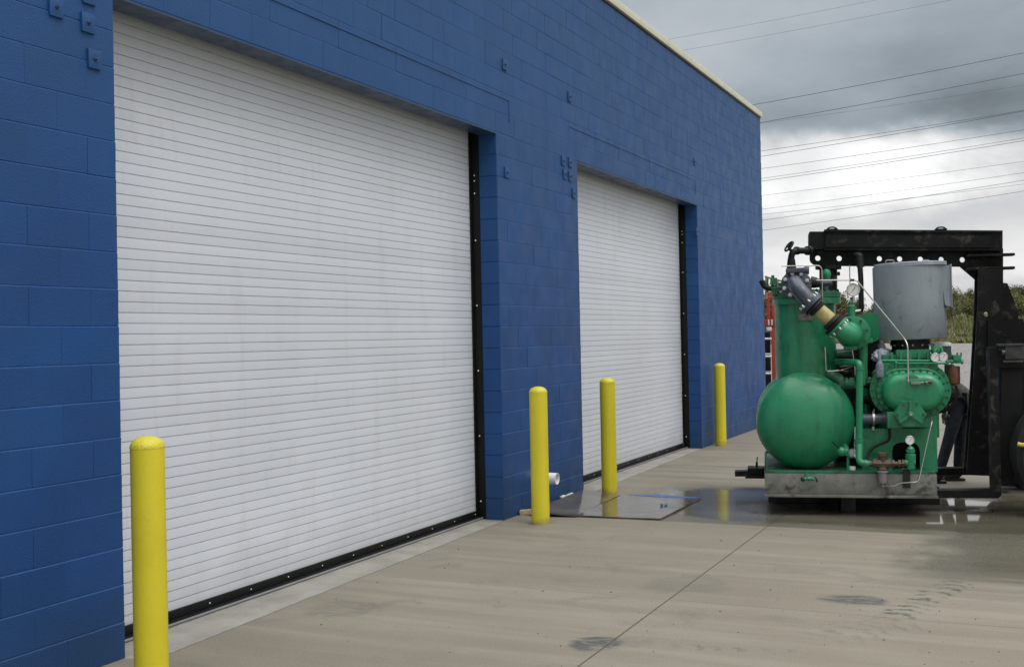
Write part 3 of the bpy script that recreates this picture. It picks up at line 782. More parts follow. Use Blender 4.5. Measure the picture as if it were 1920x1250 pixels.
c2 = L(1709, 733, .28); gw, gh = S(128, .28), S(86, .28)
def fl2(bm): loft(bm, [obr(c2.x, c2.z, gw, gh, .339), obr(c2.x, c2.z, gw, gh, .29), obr(c2.x, c2.z, gw - .01, gh - .01, .285)])
f2_ = part('inner_flange', GREEN, fl2)
def dome(bm):
    d_ = L(1711, 735, .25); w_, h_ = S(112, .25), S(72, .25)
    lp = [obr(d_.x, d_.z, w_ + .03, h_ + .03, .284), obr(d_.x, d_.z, w_ + .006, h_ + .006, .275), obr(d_.x, d_.z, w_, h_, .25)]
    for k in range(1, 9):
        t_ = math.pi / 2 * k / 8; sh = .075 * (1 - math.cos(t_)); lp.append(obr(d_.x, d_.z, w_ - 2 * sh, h_ - 2 * sh, .20 - .075 * math.sin(t_)))
    loft(bm, lp)
dm = part('cylinder_cover', GREEN, dome, ang=50)
def obolts(parent, cx, cz, w_, h_, y, n_, m=GREEN2):
    bm = new(); r = h_ / 2; s = w_ / 2 - r; P_ = 2 * math.pi * r + 4 * s
    for k in range(n_):
        u = P_ * k / n_
        if u < 2 * s: p_ = (cx - s + u, cz + r)
        elif u < 2 * s + math.pi * r: t_ = math.pi / 2 - (u - 2 * s) / r; p_ = (cx + s + r * math.cos(t_), cz + r * math.sin(t_))
        elif u < 4 * s + math.pi * r: p_ = (cx + s - (u - 2 * s - math.pi * r), cz - r)
        else: t_ = -math.pi / 2 - (u - 4 * s - math.pi * r) / r; p_ = (cx - s + r * math.cos(t_), cz + r * math.sin(t_))
        add_lathe(bm, (p_[0], y, p_[1]), (0, -1, 0), [(.011, 0), (.0105, .012), (.006, .013), (.0055, .020)], 6)
    split_link('flange_bolt', bm, m, parent)
obolts(f1_, fc.x, fc.z, fw - .045, fh - .045, .34, 26); obolts(f2_, c2.x, c2.z, gw - .03, gh - .03, .286, 26)
# boss, tube fitting and cock on the cover
b1 = L(1711, 717, .12)
def boss(bm): add_lathe(bm, (b1.x, .165, b1.z), (0, -1, 0), [(.075, 0), (.072, .03), (.065, .034), (0, .036)], 24)
part('cover_boss', GREEN2, boss, dm)
def bigb(bm):
    a = L(1668, 716, .2); add_lathe(bm, (a.x, .20, a.z), (0, -1, 0), [(.02, 0), (.02, .03), (.012, .035)], 6)
part('cover_plug', GREEN2, bigb, dm)
def fit(bm):
    a, c_ = L(1708, 718, .10), L(1725, 717, .10); add_box(bm, a.x, c_.x, .09, .13, a.z - .014, a.z + .014, .004)
    add_cyl(bm, (c_.x, .11, a.z), L(1748, 715, .11), .008, seg=10)
part('tube_fitting', mat('pinkish metal', (.3, .24, .22), .4, metal=.5), fit, dm)
def cock(bm):
    a = L(1733, 716, .08); c_ = L(1740, 721, .08); add_cyl(bm, a, c_, .009, seg=10); add_cyl(bm, L(1740, 716, .11), L(1748, 716, .11), .013, seg=10)
part('small_cock', BRASS, cock, dm)
# hexagonal bearing cover with three ribs
hc = L(1706, 776, .06); hr = S(29.5, .06)
def hexc(bm):
    pts = [(hc.x + hr * math.cos(R(60 * k + 60)) * 1.0, .25, hc.z + hr * .96 * math.sin(R(60 * k + 60))) for k in range(6)]
    add_prism(bm, [Vector(p_) for p_ in pts], (0, -.215, 0))
    pts = [Vector((hc.x + (p_[0] - hc.x) * .93, .034, hc.z + (p_[2] - hc.z) * .93)) for p_ in pts]
    add_prism(bm, pts, (0, -.012, 0))
hx = part('bearing_cover', GREEN, hexc)
def ribs(bm):
    for a_ in (90, 215, 325):
        d_ = Vector((math.cos(R(a_)), 0, math.sin(R(a_)))); e = d_.cross(Vector((0, 1, 0))) * .010
        p0 = Vector((hc.x, .021, hc.z)); p1 = p0 + d_ * hr * .86
        add_prism(bm, [p0 + e * 1.6, p1 + e, p1 - e, p0 - e * 1.6], (0, -.025, 0))
    add_lathe(bm, (hc.x, .021, hc.z), (0, -1, 0), [(.03, 0), (.028, .035), (.02, .04)], 20)
part('cover_rib', GREEN, ribs, hx)
bolts(hx, (hc.x, .022, hc.z), (0, -1, 0), hr * .80, 6, .012, .02, GREEN2, ph=R(0))
bm = new(); add_lathe(bm, (hc.x, -.018, hc.z), (0, -1, 0), [(.012, 0), (.011, .008), (0, .01)], 8); link('hub_plug', bm, STEEL, hx)
def sidebox(bm):
    a, c_ = L(1662, 801, .2), L(1690, 771, .2); add_box(bm, a.x, c_.x, .10, .42, a.z, c_.z, .006)
    a, c_ = L(1674, 801, .2), L(1740, 785, .2); add_box(bm, a.x, c_.x, .22, .42, a.z, c_.z, .006)
sb = part('pump_box', GREEN, sidebox, hs)
# lower pedestal with arched opening
def ped(bm):
    q = [(1622, 802), (1660, 802), (1757, 778), (1757, 886), (1622, 886)]
    q = [(1617, 803), (1757, 803), (1757, 884), (1617, 884)]
    hole = [(1673, 882), (1673, 845), (1675, 836), (1681, 831), (1690, 829), (1710, 829), (1718, 832), (1723, 838), (1725, 846), (1725, 882)]
    add_prism(bm, [L(*p_, .32) for p_ in q], (0, .02, 0), [[L(*p_, .32) for p_ in hole]])
    a, c_ = L(1617, 884, .32), L(1757, 803, .32)
    add_box(bm, a.x, a.x + .02, .341, 1.3, a.z, c_.z); add_box(bm, c_.x - .02, c_.x, .341, 1.3, a.z, c_.z)
    add_box(bm, L(1722, 780, .4).x, c_.x, .36, .42, a.z + .2, L(1722, 745, .4).z, .004)
pd = part('pedestal', GREEN, ped)
part('pedestal_interior', DARK, lambda bm: add_box(bm, L(1640, 800, .4).x, L(1745, 800, .4).x, .9, 1.2, L(1700, 884, .32).z, L(1700, 806, .32).z), pd)

# dark grey suction pipe entering the pump box
def greyp(bm):
    a, c_ = L(1616, 786, .3), L(1660, 785, .3); add_cyl(bm, a, c_, S(10.5, .3), seg=24)
    add_cyl(bm, L(1654, 785, .3), L(1662, 785, .3), S(13.5, .3), seg=24)
gp = part('suction_pipe', GUNMETAL, greyp)
def clamp(bm):
    add_cyl(bm, L(1635.5, 785, .3), L(1639.5, 785, .3), S(13, .3), seg=24); add_cyl(bm, L(1637, 799, .3), L(1637, 806, .3), .014, seg=8); add_cyl(bm, L(1637, 773, .3), L(1640, 767, .3), .008, seg=8)
part('pipe_clamp', STEEL, clamp, gp)

# tall front riser pipe
def riser(bm):
    d = .03; r = S(6.6, d)
    add_tube(bm, [L(1570, 678, .5), L(1592, 679, .2), L(1612, 680, d), L(1612, 700, d), L(1611, 828, d)], r, .09, 20, 6)
    for y0, y1, k in ((688, 693, 1.22), (816, 822, 1.12), (823, 827, 1.4), (827, 834, 1.3), (836, 840, 1.25)):
        add_cyl(bm, L(1612 - (y0 - 680) * .008, y1, d), L(1612 - (y0 - 680) * .008, y0, d), r * k, seg=20)
    add_tube(bm, [L(1611, 828, d), L(1611, 868, d - .085), L(1630, 869, d - .085)], r * .98, .05, 20, 6)
    add_cyl(bm, L(1621, 869, -.055), L(1626, 869, -.055), r * 1.2, seg=20)
part('riser_pipe', GREEN, riser)
def back(bm):
    r = S(7.6, .45); add_cyl(bm, L(1619, 722, .45), L(1619, 640, .45), r, seg=20)
    add_cyl(bm, L(1625, 860, .8), L(1622, 700, .8), S(9, .8), seg=20)
    for y_, h_ in ((715, 4), (640, 6)): add_cyl(bm, L(1619, y_ + h_, .45), L(1619, y_, .45), r * 1.3, seg=20)
part('discharge_pipe', GREEN, back)
def clampbar(bm):
    a, c_ = L(1607, 643, .38), L(1636, 634, .38); add_box(bm, a.x, c_.x, .36, .44, a.z, c_.z, .004)
part('pipe_bracket', GREEN, clampbar)
# lower line: strainer, fittings, tee with gauge
d = -.055
def valve(bm):
    add_cyl(bm, L(1626, 869, d), L(1640, 869, d), .028, seg=16)
    add_cyl(bm, L(1637, 868, d), L(1671, 868, d), .045, seg=8); add_lathe(bm, L(1655, 884, d), (0, 0, 1), [(.05, 0), (.052, .03), (.04, .04), (.04, .14), (.048, .145), (.048, .175), (.03, .18)], 10)
    add_cyl(bm, L(1668, 869, d), L(1697, 869, d), .022, seg=12)
    for x_ in (1672, 1684, 1691): add_cyl(bm, L(x_, 868, d), L(x_ + 5, 868, d), .036, seg=6)
part('line_valve', BRASS, valve)
def cup(bm): add_lathe(bm, L(1655, 910, d), (0, 0, 1), [(.012, 0), (.015, .02), (.036, .025), (.042, .05), (.042, .12), (.055, .125), (.055, .14)], 20)
part('strainer_cup', mat('dull grey alloy', (.22, .21, .21), .45, metal=.4, var=.2), cup)
def tee(bm):
    add_cyl(bm, L(1697, 867, d), L(1716, 867, d), .032, seg=16)
    add_lathe(bm, L(1708, 878, d), (0, 0, 1), [(.038, 0), (.04, .07), (.045, .1), (.045, .13), (.03, .14), (.04, .15), (.04, .17), (.026, .175), (.034, .18), (.03, .19), (.012, .205)], 18)
part('tee_fitting', GREEN, tee)
def gauge(px, py, d, r, parent=None, stem=None):
    c_ = L(px, py, d)
    g = part('pressure_gauge', STEEL, lambda bm: (add_lathe(bm, c_, (0, -1, 0), [(r * .96, -.035), (r, -.03), (r, .004), (r * .92, .006), (r * .90, .001)], 32)))
    bm = new(); add_lathe(bm, c_, (0, -1, 0), [(r * .90, .0015), (0, .0016)], 32, cap0=False, cap1=False); link('dial_face', bm, WHITEDIAL, g)
    bm = new()
    for k in range(11):
        t_ = R(225 - 27 * k); u = Vector((math.cos(t_), 0, math.sin(t_))); v = Vector((-u.z, 0, u.x))
        p0 = c_ + u * r * .66 + Vector((0, -.0022, 0)); p1 = c_ + u * r * .82 + Vector((0, -.0022, 0))
        add_prism(bm, [p0 + v * r * .02, p1 + v * r * .02, p1 - v * r * .02, p0 - v * r * .02], (0, -.0006, 0))
    t_ = R(235); u = Vector((math.cos(t_), 0, math.sin(t_))); v = Vector((-u.z, 0, u.x)); o_ = Vector((0, -.003, 0))
    add_prism(bm, [c_ + o_ - u * r * .5 + v * r * .05, c_ + o_ + u * r * .72, c_ + o_ - u * r * .5 - v * r * .05], (0, -.001, 0))
    link('needle', bm, BLACK, g)
    if stem: bm = new(); add_cyl(bm, L(px, py + stem, d + .02), L(px, py, d + .02), .011, seg=10); link('gauge_stem', bm, STEEL, g)
    return g
gauge(1706, 825, -.07, S(8.6, -.07), stem=14)
gauge(1600, 543, .30, S(12.6, .3), stem=24)
gauge(1753.5, 670, .30, S(8.5, .3)); gauge(1769, 669, .30, S(8.5, .3))
def gbr(bm):
    add_tube(bm, [L(1753, 672, .34), L(1753, 656, .36), L(1765, 650, .38), L(1769, 672, .34)], .012, .02, 8)
    add_box(bm, L(1748, 660, .38).x, L(1762, 660, .38).x, .36, .42, L(1750, 662, .38).z, L(1750, 648, .38).z, .005)
    a = L(1786, 681, .35); c_ = L(1801, 665, .35); add_box(bm, a.x, c_.x, .3, .42, a.z, c_.z, .008)
    add_cyl(bm, L(1773, 678, .32), L(1806, 676, .32), .014, seg=10)
    for x_ in (1774, 1783, 1802): add_cyl(bm, L(x_, 678, .32), L(x_ + 4, 678, .32), .022, seg=8)
    add_cyl(bm, L(1793, 672, .31), L(1793, 672, .27), .02, seg=10)
    for x_ in (1783, 1795, 1802): add_cyl(bm, L(x_, 668, .32), L(x_, 661, .32), .008, seg=8)
part('gauge_manifold', GREEN, gbr)
def filt(bm):
    a = L(1788, 720, .38); h = L(1788, 686, .38).z - a.z; r = S(12, .38)
    add_lathe(bm, (a.x, .38, a.z), (0, 0, 1), [(r * .8, 0), (r * .97, .01), (r, .03), (r, h - .01), (r * .9, h)], 28)
fl_ = part('oil_filter', BROWN, filt)
def filtd(bm):
    a, c_ = L(1774, 722, .5), L(1788, 683, .5); add_box(bm, a.x, c_.x, .44, .6, a.z, c_.z, .01)
part('filter_bracket', DARK, filtd, fl_)
# horizontal small pipes over the flange
part('oil_line', GREEN, lambda bm: (add_cyl(bm, L(1652, 676, .33), L(1756, 676.5, .33), .013, seg=12)))
part('oil_line', GREEN, lambda bm: (add_tube(bm, [L(1680, 690, .30), L(1680, 681, .30), L(1776, 681, .30)], .009, .01, 10), add_ball(bm, L(1680, 680, .3), .015)))
# relief valve under the big gauge
def relief(bm):
    add_lathe(bm, L(1597, 594, .36), (0, 0, 1), [(.035, 0), (.035, .09), (.038, .09), (.038, .105), (.028, .115), (.028, .14), (.012, .16), (.012, .19)], 18)
part('relief_valve', GREEN, relief)
# bulky check valve, dark grey (upper left)
vc = L(1493, 534, .42)
ax1 = Vector((-.18, -.96, .1)).normalized()
def cvb(bm):
    add_lathe(bm, vc - ax1 * .0, ax1, [(S(28, .4), -.02), (S(29, .4), -.018), (S(29, .4), .018), (S(28, .4), .02)], 36)
    add_lathe(bm, vc - ax1 * .26, ax1, [(S(20, .4), 0), (S(24, .4), .08), (S(23, .4), .24)], 28)
    add_lathe(bm, vc - ax1 * .055, ax1, [(S(28, .4), -.018), (S(28, .4), .018)], 36)
    a = L(1478, 507, .5); c_ = L(1512, 499, .5); add_box(bm, a.x - .02, c_.x - .02, .36, .5, a.z - .03, c_.z - .02, .01)
    add_cyl(bm, L(1508, 507, .42), L(1517, 507, .42), .038, seg=16); add_cyl(bm, L(1474, 509, .45), L(1510, 507, .42), .030, seg=16)
cv = part('check_valve', GUNMETAL, cvb)
bolts(cv, vc + ax1 * .02, ax1, S(22.5, .4), 8, .021, .03, BOLTM, ph=.3)
e1 = L(1521, 569, .16); axd = (L(1562, 607, .16) - L(1500, 550, .16)).normalized()
def cve(bm):
    add_tube(bm, [vc + ax1 * .01, vc + ax1 * .10 + Vector((0, 0, .01)), L(1496, 541, .19), L(1522, 569, .16)], S(15.5, .2), .10, 24, 8)
    add_lathe(bm, e1, axd, [(S(25, .16), -.022), (S(25.5, .16), -.02), (S(25.5, .16), .018), (S(25, .16), .02)], 36)
cve_ = part('valve_elbow', GUNMETAL, cve)
bolts(cve_, e1 - axd * .022, -axd, S(21, .16), 8, .012, .03)
def cpl(bm):
    add_lathe(bm, e1 + axd * .022, axd, [(S(19, .16), 0), (S(22, .16), .01), (S(22, .16), .03), (S(17, .16), .035), (S(18.5, .16), .05), (S(16, .16), .07)], 30)
    add_lathe(bm, L(1556, 599.5, .16), axd, [(S(15, .16), 0), (S(19, .16), .01), (S(20, .16), .035), (S(17, .16), .045), (S(17, .16), .06)], 30)
part('rubber_coupling', RUBBER, cpl)
part('wrapped_hose', TAN, lambda bm: add_cyl(bm, e1 + axd * .08, L(1558, 601, .16), S(14.5, .16), seg=28))
e2 = L(1568, 610.5, .15)
part('mating_flange', BLACK, lambda bm: add_lathe(bm, e2, axd, [(S(24, .16), -.03), (S(25, .16), -.028), (S(25, .16), -.001)], 34))
def gelb(bm):
    add_lathe(bm, e2, axd, [(S(25, .16), 0), (S(25, .16), .022), (S(24, .16), .024)], 34)
    pts = [e2 + axd * .01, L(1581, 620, .13), L(1597, 630, .15), L(1599, 626, .36)]
    add_tube(bm, pts, S(19, .15), .13, 28, 10, radii=None)
    add_ball(bm, L(1592, 624, .20), S(23, .2), (1.02, 1, .95), 28)
ge = part('green_elbow', GREEN, gelb)
bolts(ge, e2 + axd * .024, axd, S(21, .16), 8, .012, .03)
ax2 = Vector((.22, .97, .02)).normalized(); f3 = L(1600, 624, .33)
def body(bm):
    add_lathe(bm, f3, ax2, [(S(31, .33), -.015), (S(32, .33), -.012), (S(32, .33), .012), (S(31, .33), .015)], 40)
    add_lathe(bm, f3, ax2, [(S(24, .33), 0), (S(22, .33), .1), (S(20, .33), .35)], 30)
    f4 = L(1631, 614, .62); add_lathe(bm, f4, ax2, [(S(28, .6), -.015), (S(28, .6), .015)], 36)
    add_lathe(bm, f4 + ax2 * .02, ax2, [(S(28, .6), 0), (S(28, .6), .03)], 36)
    add_cyl(bm, f4 - Vector((.0, -.05, 0)), f4 + Vector((.06, .3, 0)), S(13, .6), seg=24)
bv = part('valve_body', GREEN, body)
bolts(bv, f3 - ax2 * .015, -ax2, S(27, .33), 8, .013, .02, GREEN2, ph=.2)
# lower flange of the elbow
part('elbow_foot', GREEN, lambda bm: (add_box(bm, L(1583, 656, .3).x, L(1606, 656, .3).x, .25, .40, L(1590, 656, .3).z, L(1590, 648, .3).z, .006)), ge)
# handwheel valve upper left
def hv(bm):
    d = .5
    add_tube(bm, [L(1519, 470, .72), L(1500, 470, .55), L(1486, 471, d), L(1482, 490, d), L(1484, 512, d)], S(6.2, d), .05, 18, 6)
    add_cyl(bm, L(1518, 470, .72), L(1513, 470, .68), S(9, d), seg=18)
    add_cyl(bm, L(1492, 470, .53), L(1496, 470, .55), S(8, d), seg=18); add_lathe(bm, L(1484, 508, d), (0, 0, 1), [(S(9, d), 0), (S(9, d), .04), (S(7, d), .12)], 18)
    add_cyl(bm, L(1486, 476, d), L(1479, 463, d), .015, seg=10)
hvv = part('angle_valve', BLACK, hv)
def wheel(bm):
    c_ = L(1479.5, 462, .48); axw = Vector((-.72, -.35, .6)).normalized(); _, u, v = basis(axw); r = .055
    pts = [c_ + (u * math.cos(t_) + v * math.sin(t_)) * r for t_ in [2 * math.pi * k / 24 for k in range(25)]]
    add_tube(bm, pts, .010, 0, 8)
    for k in range(3): t_ = 2.09 * k; add_cyl(bm, c_, c_ + (u * math.cos(t_) + v * math.sin(t_)) * r, .007, seg=8)
    add_lathe(bm, c_ - axw * .012, axw, [(.018, 0), (.018, .024)], 12)
part('handwheel', BLACK, wheel, hvv)
def lv(bm):
    d = .55
    add_tube(bm, [L(1432, 530, d), L(1436, 539, d), L(1443, 541, d), L(1470, 538, d)], S(4.5, d), .03, 12)
    add_ball(bm, L(1431, 529, d), S(5, d)); add_box(bm, L(1444, 520, d).x, L(1457, 520, d).x, d - .04, d + .04, L(1450, 534, d).z, L(1450, 521, d).z, .006)
    add_cyl(bm, L(1449, 540, d), L(1449, 516, d), .016, seg=10); add_cyl(bm, L(1462, 544, d), L(1463, 530, d), .02, seg=10); add_cyl(bm, L(1438, 548, d), L(1440, 520, d), .008, seg=8)
    add_cyl(bm, L(1452, 556, d), L(1452, 541, d), .02, seg=10)
part('lever_valve', GREEN2, lv)
part('lever_handle', BLACK, lambda bm: (add_tube(bm, [L(1427, 526, .53), L(1433, 538, .53), L(1446, 541, .53)], S(4.8, .5), .02, 12)))
# black cartridge and green bulb on the column lid
def cart(bm):
    add_lathe(bm, L(1535, 531, .5), (1, 0, 0), [(.02, 0), (S(5.5, .5), .005), (S(5.5, .5), S(24, .5)), (.02, S(25, .5))], 20)
    add_cyl(bm, L(1548, 545, .5), L(1548, 537, .5), .03, seg=10)
part('black_cartridge', GUNMETAL, cart)
def bulb(bm):
    a = L(1550, 527, .6); r = S(8.2, .6)
    add_lathe(bm, a, (0, 0, 1), [(r * .6, -.05), (r * .62, 0), (r * .8, .03), (r, .065), (r * .96, .085), (r * .7, .11), (0, .122)], 24)
part('green_bulb', GREEN, bulb)
part('nozzle_stub', DARK, lambda bm: add_lathe(bm, L(1519, 528, .5), (1, 0, -.25), [(.055, 0), (.055, .05), (.035, .10)], 14))
# pipe rising behind, with a bright elbow
def vent(bm):
    d = .85; add_tube(bm, [L(1611, 478, d), L(1614, 520, d), L(1615, 583, d), L(1603, 584, d)], S(5, d), .05, 16)
part('vent_pipe', DARK, vent)
part('vent_elbow', STEEL, lambda bm: add_cyl(bm, L(1601, 585, .78), L(1614, 583, .78), S(4.2, .8), seg=14))
# bright tubing
TB = [([(1465, 499, .38), (1536, 498, .4), (1541, 503, .4), (1542, 568, .4)], .006),
      ([(1531, 525.5, .28), (1606, 525, .26), (1697, 636, .2), (1702, 648, .16), (1703, 716, .10)], .0068),
      ([(1593, 497, .9), (1594, 545, .9)], .005),
      ([(1744, 783, .2), (1748, 788, .12), (1745, 800, .08), (1722, 903, -.02), (1686, 905, -.04), (1678, 910.5, -.04), (1654, 910.5, -.02)], .0058),
      ([(1547, 650, .36), (1549, 693, .36), (1552, 696, .36), (1578, 694, .36), (1598, 687, .5)], .0052),
      ([(1597, 650, .45), (1603, 690, .45), (1604, 722, .45)], .006),
      ([(1574, 687, .45), (1596, 685, .45)], .005),
      ([(1603, 800, .25), (1602, 855, .2), (1607, 862, .15)], .006),
      ([(1692, 878, .0), (1706, 878, -.01), (1707, 905, -.01)], .005)]
for pts, r in TB:
    part('steel_tube', STEEL, lambda bm: add_tube(bm, [L(*p_) for p_ in pts], r, .03, 8))
part('tube_union', DARK, lambda bm: (add_cyl(bm, L(1594, 525, .265), L(1602, 525, .262), .012, seg=8)))
part('drain_hose', RUBBER, lambda bm: add_tube(bm, [L(1667, 798, .2), L(1669, 826, .22), L(1648, 833, .25), L(1632, 842, .25), L(1625, 862, .22)], S(2.6, .2), .07, 12))
part('oil_hose', RUBBER, lambda bm: add_tube(bm, [L(1792, 722, .4), L(1796, 735, .4), L(1792, 752, .42), L(1776, 768, .45), L(1756, 775, .5)], S(2.2, .4), .08, 10))
# drain cocks
def cocks(bm):
    add_cyl(bm, L(1511, 885, -.03), L(1511, 896, -.03), .011, seg=10); add_cyl(bm, L(1504, 897, -.035), L(1528, 898, -.035), .012, seg=10)
    add_cyl(bm, L(1518, 899, -.035), L(1518, 895, -.05), .018, seg=8)
    for x_ in (1510, 1522): add_ball(bm, L(x_, 897, -.035), .018)
part('drain_cock', GREEN, cocks)
part('cock_handle', DARK, lambda bm: (add_tube(bm, [L(1529, 894, -.04), L(1531, 898, -.05), L(1532, 903, -.04)], .007, .01, 8), add_ball(bm, L(1505, 898, -.035), .02)))
def tv(bm):
    add_cyl(bm, L(1577, 847, .08), L(1590, 845, .08), .04, seg=14); add_box(bm, L(1583, 845, .1).x, L(1591, 845, .1).x, .05, .13, L(1585, 853, .1).z, L(1585, 836, .1).z, .006)
    add_cyl(bm, L(1590, 888, .08), L(1590, 850, .08), .014, seg=10); add_cyl(bm, L(1585, 838, .09), L(1585, 832, .09), .02, seg=10)
    add_ball(bm, L(1578, 846, .07), .045)
tvv = part('tank_valve', GREEN, tv)
part('valve_lever', BLACK, lambda bm: add_cyl(bm, L(1574, 840, .05), L(1560, 828, .03), .006, seg=8), tvv)
part('tank_support', GREEN2, lambda bm: [add_box(bm, L(x_, 880, y_).x - .008, L(x_, 880, y_).x + .008, y_ - .05, y_ + .05, zt, L(x_, yy, y_).z, .002) for x_, yy, y_ in ((1437, 850, .2), (1437, 850, 1.2), (1463, 878, .5), (1590, 860, .6))])
part('white_coupling', PVC, lambda bm: (add_lathe(bm, L(1597, 850, .5), (0, -1, .2), [(.04, 0), (.045, .03), (.03, .05)], 16), add_cyl(bm, L(1597, 886, .3), L(1597, 874, .3), .035, seg=14)))
# dark works between column and compressor
def works(bm):
    add_box(bm, L(1568, 800, .9).x, L(1660, 800, .9).x, .95, 1.6, zt, L(1600, 655, 1.).z, .02)
    add_cyl(bm, L(1625, 655, .7), L(1640, 655, 1.1), S(22, .7), seg=24)
    for x_, y_ in ((1575, 668), (1582, 700), (1640, 720), (1648, 700), (1633, 748)): add_cyl(bm, L(x_ - 20, y_, .8), L(x_ + 10, y_ + 4, .7), rnd.uniform(.03, .05), seg=12)
    add_cyl(bm, L(1640, 790, .9), L(1640, 660, .9), .07, seg=16)
part('drive_motor', DARK, works)
def gp2(bm):
    add_cyl(bm, L(1569, 664, .6), L(1600, 664, .6), .035, seg=14); add_tube(bm, [L(1552, 700, .5), L(1575, 712, .45), L(1577, 722, .45), L(1604, 718, .4)], .055, .05, 14)
    for x_ in (1585, 1593): add_cyl(bm, L(x_, 718, .42), L(x_ + 4, 718, .42), .055, seg=14)
    for p_ in ((1575, 724), (1630, 712), (1636, 716), (1608, 706)): add_ball(bm, L(*p_, .42), .03)
    add_cyl(bm, L(1625, 716, .4), L(1642, 716, .4), .015, seg=10); add_cyl(bm, L(1643, 700, .5), L(1662, 712, .4), .06, seg=16)
    add_cyl(bm, L(1640, 655, .8), L(1640, 600, .8), .05, seg=16)
bm = new(); gp2(bm); split_link('balance_pipe', bm, GREEN2, comp)
def bott(bm): add_lathe(bm, L(1650, 707, .3), (0, 0, 1), [(.03, 0), (.036, .01), (.038, .11), (.025, .14), (.016, .16), (.014, .25), (.006, .26)], 18)
part('oil_bowl', mat('grey lilac bowl', (.20, .22, .28), .25, var=.3, vscale=14), bott)
bm = new()
gg = bmesh.ops.create_icosphere(bm, subdivisions=4, radius=1)
for v in bm.verts:
    q = v.co.copy(); k = 1 + .18 * math.sin(q.x * 7 + q.z * 5) * math.sin(q.y * 6) + rnd.uniform(-.03, .03)
    v.co = L(1652, 665, .62) + Vector((q.x * .085 * k, q.y * .07 * k, q.z * .06 * k + .02 * q.x))
link('plastic_cover', bm, PLASTIC, comp, ang=60)
def jb(bm):
    a, c_ = L(1753, 676, .75), L(1782, 648, .75); add_box(bm, a.x, c_.x, .7, 1.0, a.z, c_.z, .006)
j_ = part('control_box', mat('dark grey enclosure', (.05, .055, .06), .5), jb)
part('box_lid', PVC, lambda bm: add_box(bm, L(1749, 643, .75).x, L(1782, 643, .75).x, .69, 1.02, L(1765, 649, .75).z, L(1765, 642, .75).z, .006), j_)
part('bracket_foot', DARK, lambda bm: (add_box(bm, L(1694, 902, -.01).x, L(1707, 902, -.01).x, -.03, -.004, L(1700, 914, 0).z, L(1700, 880, 0).z, .003)))
# black pipe stub that runs from column lid towards the frame
# ============================================================ LIFT TRUCK
FD = 1.15
truck = mthing('forklift_truck', 'black heavy forklift carrying the green compressor skid on its forks', 'forklift', (L(1990, 900, .9).x, .9, 0))
def tpart(name, m, fn, parent=None, **kw):
    bm = new(); fn(bm)
    if name in ('frame_prong',): return split_link(name, bm, m, parent or truck, **kw)[0]
    return link(name, bm, m, parent or truck, **kw)
def circ(px, py, r, d, n_=20): return [L(px + r * math.cos(2 * math.pi * k / n_), py + r * math.sin(2 * math.pi * k / n_), d) for k in range(n_)]
def plate(bm):
    q = [(1518, 466), (1518, 487), (1520, 492), (1525, 496), (1533, 498.5), (1800, 500), (1828, 524), (1826, 600), (1819, 720), (1806, 888), (1830, 890), (1862, 892), (1868, 660), (1919, 662), (1919, 598), (1909, 597), (1909, 585), (1889, 531), (1881, 530), (1881, 466)]
    holes = [circ(x_, y_, 5.0, FD) for x_, y_ in ((1533.5, 484), (1573.5, 484.5), (1649, 485), (1687, 485.5), (1726, 486), (1765, 486.5), (1804.5, 487))] + [circ(1849, 589.5, 4.6, FD)]
    add_prism(bm, [L(*p_, FD) for p_ in q], (0, .03, 0), holes)
fr = tpart('lifting_frame', BLKFRAME, plate)
def beam(bm):
    add_prism(bm, [L(*p_, FD - .13) for p_ in ((1546, 432.5), (1547, 430.5), (1880, 432.5), (1880, 470), (1546, 469))], (0, .32, 0))
    add_prism(bm, [L(*p_, FD - .11) for p_ in ((1517, 436), (1519, 434), (1546, 434), (1546, 467), (1517, 467))], (0, .28, 0))
    add_prism(bm, [L(*p_, FD - .15) for p_ in ((1548, 441), (1858, 442), (1858, 464), (1548, 463))], (0, .02, 0))
    add_prism(bm, [L(*p_, FD - .16) for p_ in ((1546, 430), (1880, 432), (1880, 436), (1546, 434))], (0, .37, 0))
tpart('top_beam', BLKFRAME, beam, fr)
def lugs(bm, x_):
    if 1:
        a = L(x_, 431, FD); pts = [a + Vector((.05 * math.cos(t_), 0, .028 * math.sin(t_))) for t_ in [math.pi * k / 8 for k in range(9)]]
        add_tube(bm, pts, .008, 0, 8); add_box(bm, a.x - .055, a.x + .055, FD - .04, FD + .04, a.z - .004, a.z + .010, .002)
for q_ in (1560, 1764): tpart('lifting_eye', BLKFRAME, lambda bm: lugs(bm, q_), fr)
def prongs(bm):
    for y_ in (478, 503):
        a, c_ = L(1812, y_ + 4.5, FD - .1), L(1903, y_ - 4, FD - .1); add_box(bm, a.x, c_.x, FD - .12, FD - .02, a.z, c_.z, .012)
tpart('frame_prong', BLKFRAME, prongs, fr)
def cl_(bm):
    for dd in (FD - .12, FD + .11):
        q = [(1834, 500), (1880, 500), (1880, 590), (1862, 892), (1812, 890), (1826, 700), (1834, 560)]
        add_prism(bm, [L(*p_, dd) for p_ in q], (0, .03, 0), [circ(1849, 589.5, 5.5, dd)])
    q = [(1872, 530), (1888, 532), (1908, 586), (1908, 600), (1918, 600), (1918, 655), (1852, 655), (1852, 600), (1872, 598)]
    add_prism(bm, [L(*p_, FD - .15) for p_ in q[3:]], (0, .06, 0))
tpart('frame_column', BLKFRAME, cl_, fr)
tpart('carriage_plate', BLKFRAME, lambda bm: add_prism(bm, [L(*p_, 1.32) for p_ in ((1852, 602), (1935, 602), (1935, 905), (1864, 905))], (0, .05, 0)))
